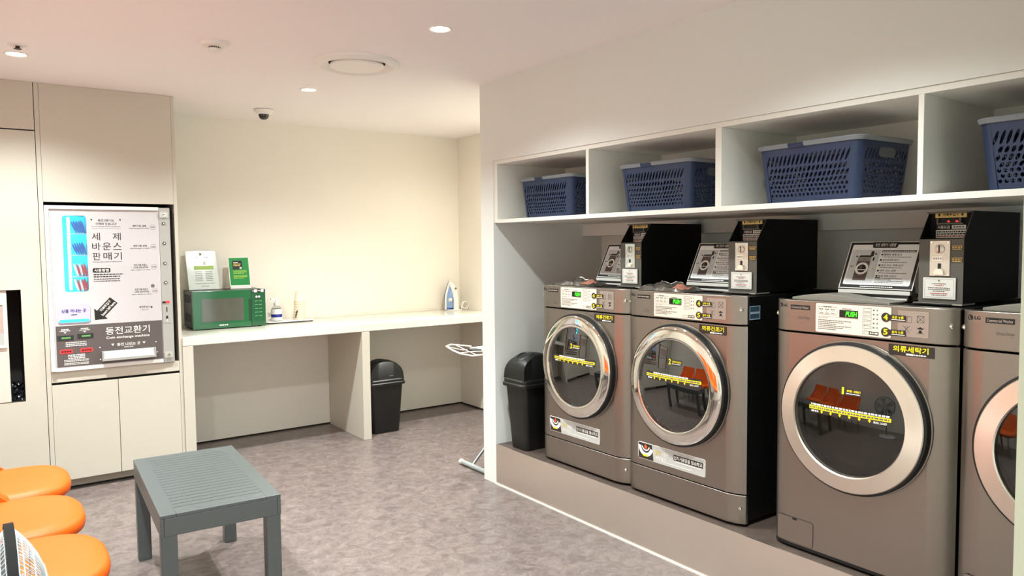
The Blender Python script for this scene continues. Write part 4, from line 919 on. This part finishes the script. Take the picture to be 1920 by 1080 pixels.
# ------------------------------------------------------------------ laundry baskets
def make_basket():
    t = thing('laundry_basket', 'x', 'basket', (0, 0, 0), 0, 'navy laundry baskets on the shelf')
    LX, LY, H = .185, .228, .235          # half depth, half length at the rim
    k0 = .90                               # taper at the base
    R = .035
    def wall(mb, corner, along, inward, length, ncell):
        # one side: u runs along it, s in 0..1 up; leans outwards
        def P(u, s):
            sh = (1 - k0) * (1 - s)
            return tuple(Vector(corner) + Vector(along) * (u * length * (1 - sh)) + Vector(along) * (length * sh / 2) + Vector(inward) * ((LX if length > .4 else LY) * sh) + Vector((0, 0, .004 + s * (H - .004))))
        rows = [(.09, .165, 0), (.165, .24, 1), (.24, .315, 0), (.315, .40, 1), (.40, .51, 0), (.51, .62, 1), (.62, .85, 0)]
        m0 = .006; cw = (1 - 2 * m0) / ncell
        mb.add([P(0, 0), P(1, 0), P(1, .09), P(0, .09)], [(0, 1, 2, 3)]); mb.add([P(0, .85), P(1, .85), P(1, 1), P(0, 1)], [(0, 1, 2, 3)])
        for (s0, s1, odd) in rows:
            off = m0 + (cw / 2 if odd else 0); n = ncell - odd
            mb.add([P(0, s0), P(off, s0), P(off, s1), P(0, s1)], [(0, 1, 2, 3)]); mb.add([P(off + n * cw, s0), P(1, s0), P(1, s1), P(off + n * cw, s1)], [(0, 1, 2, 3)])
            h = s1 - s0; sk = .0 if h < .08 else (.22 if h < .15 else .42)
            for i in range(n):
                u0, u1 = off + i * cw, off + (i + 1) * cw; uc, sc = (u0 + u1) / 2, (s0 + s1) / 2
                outer = [(u1, sc), (u1, s1), (uc, s1), (u0, s1), (u0, sc), (u0, s0), (uc, s0), (u1, s0)]
                inner = []
                for (cx, cy) in ((1, 0), (.72, .72), (0, 1), (-.72, .72), (-1, 0), (-.72, -.72), (0, -1), (.72, -.72)):
                    yy = cy * (.40 if h < .08 else .43) * h; inner.append((uc + cx * (.345 if h < .15 else .30) * cw + yy / h * sk * cw * 2.6, sc + yy))
                vs = [P(*p) for p in outer] + [P(*p) for p in inner]
                mb.add(vs, [(k, (k + 1) % 8, 8 + (k + 1) % 8, 8 + k) for k in range(8)])
    mb = MB(); a, b = LX, LY
    wall(mb, (-a, b - R, 0), (0, -1, 0), (1, 0, 0), 2 * b - 2 * R, 19)      # front (towards the room)
    wall(mb, (a, -b + R, 0), (0, 1, 0), (-1, 0, 0), 2 * b - 2 * R, 19)
    wall(mb, (-a + R, -b, 0), (1, 0, 0), (0, 1, 0), 2 * a - 2 * R, 13)
    wall(mb, (a - R, b, 0), (-1, 0, 0), (0, -1, 0), 2 * a - 2 * R, 13)
    for (cx, cy, a0) in ((a - R, b - R, 0), (-a + R, b - R, 90), (-a + R, -b + R, 180), (a - R, -b + R, 270)):
        lo, hi = [], []
        for k in range(7):
            an = radians(a0 + 15 * k); dx, dy = cos(an) * R, sin(an) * R
            hi.append((cx + dx, cy + dy, H)); sx = 1 - (1 - k0)
            # base corner follows the leaning sides
            bx = (abs(cx) - (LX if True else 0) * (1 - k0)) * (1 if cx > 0 else -1); by_ = (abs(cy) - LY * (1 - k0)) * (1 if cy > 0 else -1)
            lo.append((bx + dx, by_ + dy, .004))
        mb.loft([lo, hi], 0, False, False)
    mb.prism(rrect(-a * k0, a * k0, -b * k0, b * k0, R, 6), 'z', .0, .004)
    mb.build('shell', NAVY, t, solid=.0035)
    # rim: grey ends, navy centre locks
    def rim_piece(pts, m, name):
        mb = MB(); prof = [(-.004, -.012), (.009, -.012), (.010, -.003), (.006, .005), (-.006, .006), (-.010, .001)]
        rings = []
        for i, p in enumerate(pts):
            d = Vector(pts[min(i + 1, len(pts) - 1)]) - Vector(pts[max(i - 1, 0)]); d.normalize(); n = Vector((d.y, -d.x, 0))
            rings.append([tuple(Vector(p) + n * q[0] + Vector((0, 0, q[1]))) for q in prof])
        mb.loft(rings); mb.build(name, m, t)
    full = [(x, y, H) for x, y in rrect(-a - .003, a + .003, -b - .003, b + .003, R, 8)]
    # order: rrect starts at +x side going counter-clockwise
    front_up = .075; front_dn = .005
    endp = [(-a - .003, front_up, H)] + [p for p in full if p[1] > b - R - .004][::-1] + [(a + .003, front_up, H)]
    endn = [(a + .003, front_dn, H)] + [p for p in full if p[1] < -b + R + .004][::-1] + [(-a - .003, front_dn, H)]
    rim_piece(endp, GREYP, 'rim'); rim_piece(endn, GREYP, 'rim')
    rim_piece([(-a - .003, front_dn, H - .003), (-a - .003, front_up, H - .003)], NAVY, 'rim_lock'); rim_piece([(a + .003, front_up, H - .003), (a + .003, front_dn, H - .003)], NAVY, 'rim_lock')
    for sgn in (-1, 1):
        mb = MB(); y = sgn * (b - .0025); mb.prism(rrect(-.055, .055, H * .70, H * .86, .017, 5), 'y', y - .003, y + .003); mb.build('handle_grip', mat('grip_grey', '#565b62', .4), t, bevel=.001)
    return t
bk = make_basket(); bk['label'] = 'navy laundry basket in the compartment nearest the shelf left end'
for i, (X, Y, lab) in enumerate(((2.893, 3.43, 'navy laundry basket in the leftmost shelf compartment'), (2.885, 2.56, 'navy laundry basket in the second shelf compartment from the left'), (2.865, 1.715, 'navy laundry basket shown whole in the third shelf compartment'), (2.885, .88, 'navy laundry basket cut off by the right edge on the shelf'))):
    c = bk if i == 0 else copy_tree(bk)
    c.location = (X, Y, 1.657); c['label'] = lab; c.rotation_euler = (0, 0, radians((2, 1, -2, 1)[i]))

# ================================================================== slatted table
t = thing('side_table', 'grey resin table with a slatted top in front of the orange chairs', 'table', (.78, 3.478, 0), radians(-3.2))
HX, HY, TZ = .228, .456, .483
mb = MB()
for s in (-1, 1):
    mb.box(*sorted((s * HX, s * (HX - .058))), -HY, HY, TZ - .014, TZ); mb.box(-HX + .058, HX - .058, *sorted((s * HY, s * (HY - .04))), TZ - .014, TZ)
    mb.box(*sorted((s * HX, s * (HX - .014))), -HY, HY, TZ - .085, TZ - .014); mb.box(-HX + .014, HX - .014, *sorted((s * HY, s * (HY - .014))), TZ - .085, TZ - .014)
mb.build('top_frame', TABLE, t, bevel=.002)
ns = 20; pitch = (2 * HY - .08) / ns
for k in range(ns):
    y = -HY + .04 + k * pitch
    MB().box(-HX + .056, HX - .056, y + .0026, y + pitch - .0026, TZ - .012, TZ - .0008).build('slat', TABLE, t, bevel=.001)
for sx in (-1, 1):
    for sy in (-1, 1):
        x0, x1 = sorted((sx * (HX - .002), sx * (HX - .060))); y0, y1 = sorted((sy * (HY - .002), sy * (HY - .060)))
        MB().box(x0, x1, y0, y1, 0, TZ - .015).build('leg', TABLE, t, bevel=.003)

# ================================================================== chairs
def make_chair():
    t = thing('lounge_chair', 'x', 'chair', (0, 0, 0), 0, 'row of orange chairs')
    # seat: rounded front, thick cushion; x forwards, y across
    def outl(k, z, n=24):
        pts = []
        for i in range(n + 1):
            a = -pi / 2 + pi * i / n
            pts.append((.045 + .225 * k * abs(cos(a)) ** .75, .262 * k * (1 if sin(a) > 0 else -1) * abs(sin(a)) ** .75, z))
        return pts + [(-.20, .25 * k, z), (-.20, -.25 * k, z)]
    mb = MB(); mb.loft([outl(.90, .405), outl(.985, .420), outl(1.0, .440), outl(.985, .458), outl(.93, .470), outl(.78, .475), outl(.4, .472)]); mb.build('seat', ORANGE, t, angle=60)
    # wrapped back: a curved shell
    rows_f, rows_b = [], []; n = 20
    for j in range(9):
        v = j / 8; z = .455 + .38 * v; fr, bk_ = [], []; xb = -.19 - .10 * v; xe = max(xb + .05, .045 - .40 * v)
        for i in range(n + 1):
            q = -1 + 2 * i / n; x = xb + (xe - xb) * abs(q) ** 2.6; y = .245 * sin(q * pi / 2) * (1 - .10 * v * v)
            fr.append((x, y * .94, z)); bk_.append((x - .038 * (1 - .75 * abs(q) ** 3), y * 1.05, z))
        rows_f.append(fr); rows_b.append(bk_)
    mb = MB(); mb.loft([f + b[::-1] for f, b in zip(rows_f, rows_b)]); mb.build('backrest', ORANGE, t, bevel=.012, seg=3, angle=60)
    MB().box(-.18, .17, -.20, .20, .385, .4045).build('seat_frame', DARKR, t, bevel=.004)
    for sx, sy in ((1, 1), (1, -1), (-1, 1), (-1, -1)):
        MB().tube([(-.01 + sx * .14, sy * .18, .386), (-.01 + sx * .17, sy * .20, .0)], [.014, .010], 12).build('leg', METALG, t)
    return t
ch = make_chair(); ch.location = (.045, 3.95, 0); ch['label'] = 'orange padded chair farthest from the camera, nearest the cabinets'
c = copy_tree(ch); c.location = (.045, 3.41, 0); c['label'] = 'middle orange padded chair of the row of three'
c = copy_tree(ch); c.location = (.062, 2.87, 0); c['label'] = 'orange padded chair just behind the fan'

# ================================================================== fan
FX, FY, FZ = .036, 2.0, .668; FR = .20
t = thing('pedestal_fan', 'grey pedestal fan with a wire cage, in the bottom left corner', 'fan', (FX, FY, 0), radians(.5))
def fl(x, r, a): return (x, r * cos(a), FZ + r * sin(a))
mb = MB(); mb.lathe([(FR + .001, -.009), (FR + .008, -.009), (FR + .008, .009), (FR + .001, .009)], (0, 0, FZ), 'x', 72, 0, False); 
mb.build('rim_band', mat('fan_rim_black', '#060606', .75, spec=.2), t, solid=.002)
def cage(sgn, depth, name, m):
    mb = MB()
    for k in range(90):
        a = 2 * pi * k / 90; tw = .25
        mb.tube([fl(sgn * (.004 + depth * (1 - (r / FR) ** 2.6)), r, a + tw * (1 - r / FR)) for r in (.05, .09, .13, .16, .18, .193, .199)], .0011, 5)
    for r in (.10, .15, .18, .192): mb.tube([fl(sgn * (.004 + depth * (1 - (r / FR) ** 2.6)), r, 2 * pi * i / 64) for i in range(64)], .0014, 6, 0, True)
    mb.lathe([(.052, sgn * (depth - .002)), (.050, sgn * (depth + .006)), (.0005, sgn * (depth + .008))], (0, 0, FZ), 'x', 32, 0, True)
    mb.build(name, m, t)
cage(1, .072, 'front_grille', FANG); cage(-1, .075, 'rear_grille', FANG)
hb = MB().lathe([(.0005, .040), (.024, .036), (.030, .01), (.030, -.02)], (0, 0, FZ), 'x', 24).build('hub', FANG, t)
for k in range(5):
    a0 = 2 * pi * k / 5; mb = MB(); rows = []
    for r in (.028, .07, .11, .15, .175):
        w_ = .30 + 1.5 * (r / .175) * (1 - .35 * (r / .175)); w_ *= .55
        rows.append([fl(.018 * cos(pi * i / 6) * (1 if True else 0), r, a0 + w_ * (i / 6 - .5) + .5 * r) for i in range(7)])
    mb.loft(rows, 0, False, False); mb.build('blade', mat('fan_blade_grey', '#8b979c', .25), hb, solid=.002)
MB().lathe([(.03, -.082), (.055, -.09), (.062, -.12), (.055, -.17), (.03, -.19), (.0005, -.192)], (0, 0, FZ), 'x', 28).build('motor_housing', FANG, t)
MB().tube([(-.12, 0, .03), (-.12, 0, .48)], .014, 14).tube([(-.12, 0, .48), (-.12, 0, FZ - .05)], .020, 14).build('pole', METALG, t)
MB().lathe([(.17, 0), (.17, .012), (.13, .026), (.03, .034), (.022, .05)], (-.12, 0, 0), 'z', 40).build('base', FANG, t)

# ================================================================== ceiling fittings
lab = ['recessed ceiling downlight at the far left beside the sprinkler', 'recessed ceiling downlight nearest the camera, top centre of the photo', 'recessed ceiling downlight between the air diffuser and the dome camera',
       'ceiling downlight above the left end of the slatted table', 'ceiling downlight in the alcove hidden behind the wall end', 'ceiling downlight above the camera position on the chair side', 'ceiling downlight above the camera position on the washer side', 'ceiling downlight behind the camera on the chair side', 'ceiling downlight behind the camera on the washer side']
for (x, y), l_ in zip(LAMPS, lab):
    o = thing('ceiling_downlight', l_, 'ceiling light', (x, y, CEIL), 0, 'recessed downlights')
    MB().lathe([(.056, 0), (.056, -.002), (.050, -.005), (.044, -.003), (.042, 0)], (x, y, CEIL), 'z', 40, 0, False).build('trim_ring', WHITE, o, True)
    MB().lathe([(.0425, -.0005), (.0425, -.0015), (.0005, -.0018)], (x, y, CEIL), 'z', 40).build('lens', BULB, o, True)
o = thing('air_diffuser', 'round white ceiling air diffuser', 'air vent', (1.728, 3.815, CEIL))
c = (1.728, 3.815, CEIL)
MB().lathe([(.225, 0), (.223, -.010), (.207, -.023), (.193, -.026), (.184, -.021), (.166, -.006), (.152, -.002)], c, 'z', 72, 0, False).build('outer_ring', WHITE, o, True)
MB().lathe([(.155, -.0004), (.0005, -.0005)], c, 'z', 48).build('throat', GAP, o, True)
MB().lathe([(.138, -.004), (.144, -.012), (.146, -.020), (.141, -.025), (.0005, -.028)], c, 'z', 64).build('centre_disc', WHITE, o, True)
o = thing('smoke_detector', 'white smoke detector with a slotted nose on the ceiling', 'smoke detector', (.985, 3.82, CEIL)); c = (.985, 3.82, CEIL)
MB().lathe([(.069, 0), (.069, -.004), (.060, -.018), (.030, -.022)], c, 'z', 48, 0, True).build('base', WHITE, o, True)
MB().lathe([(.027, -.022), (.027, -.030)], c, 'z', 32, 1, False).lathe([(.031, -.030), (.027, -.046), (.0005, -.048)], c, 'z', 32, 0).build('nose', [WHITE, GAP], o, True)
mb = MB()
for k in range(20):
    a = 2 * pi * k / 20; mb.tube([(c[0] + .0285 * cos(a), c[1] + .0285 * sin(a), CEIL - .021), (c[0] + .0285 * cos(a), c[1] + .0285 * sin(a), CEIL - .031)], .0013, 5)
mb.build('cage', WHITE, o, True)
o = thing('fire_sprinkler', 'small fire sprinkler beside the far left downlight', 'sprinkler', (.21, 4.385, CEIL)); c = (.21, 4.385, CEIL)
MB().lathe([(.042, 0), (.040, -.004), (.014, -.007)], c, 'z', 32).build('escutcheon', WHITE, o, True)
MB().lathe([(.010, -.006), (.009, -.016), (.017, -.018), (.017, -.020), (.0005, -.021)], c, 'z', 20).build('head', mat('sprinkler_bronze', '#3a2418', .4, .6), o, True)
o = thing('dome_camera', 'white ceiling dome camera with a black bubble', 'security camera', (1.737, 5.46, CEIL)); c = (1.737, 5.46, CEIL)
MB().lathe([(.066, 0), (.066, -.003)], c, 'z', 40, 1).lathe([(.068, -.003), (.066, -.012), (.048, -.034), (.040, -.036)], c, 'z', 40, 0).build('housing', [WHITE, GAP], o, True)
MB().lathe([(.037, -.035), (.036, -.048), (.029, -.062), (.017, -.071), (.0005, -.074)], c, 'z', 32).build('bubble', mat('smoked_bubble', '#0a0a0b', .05, coat=.6), o, True)

bpy.data.objects.remove(_fo); bpy.data.curves.remove(_fc)
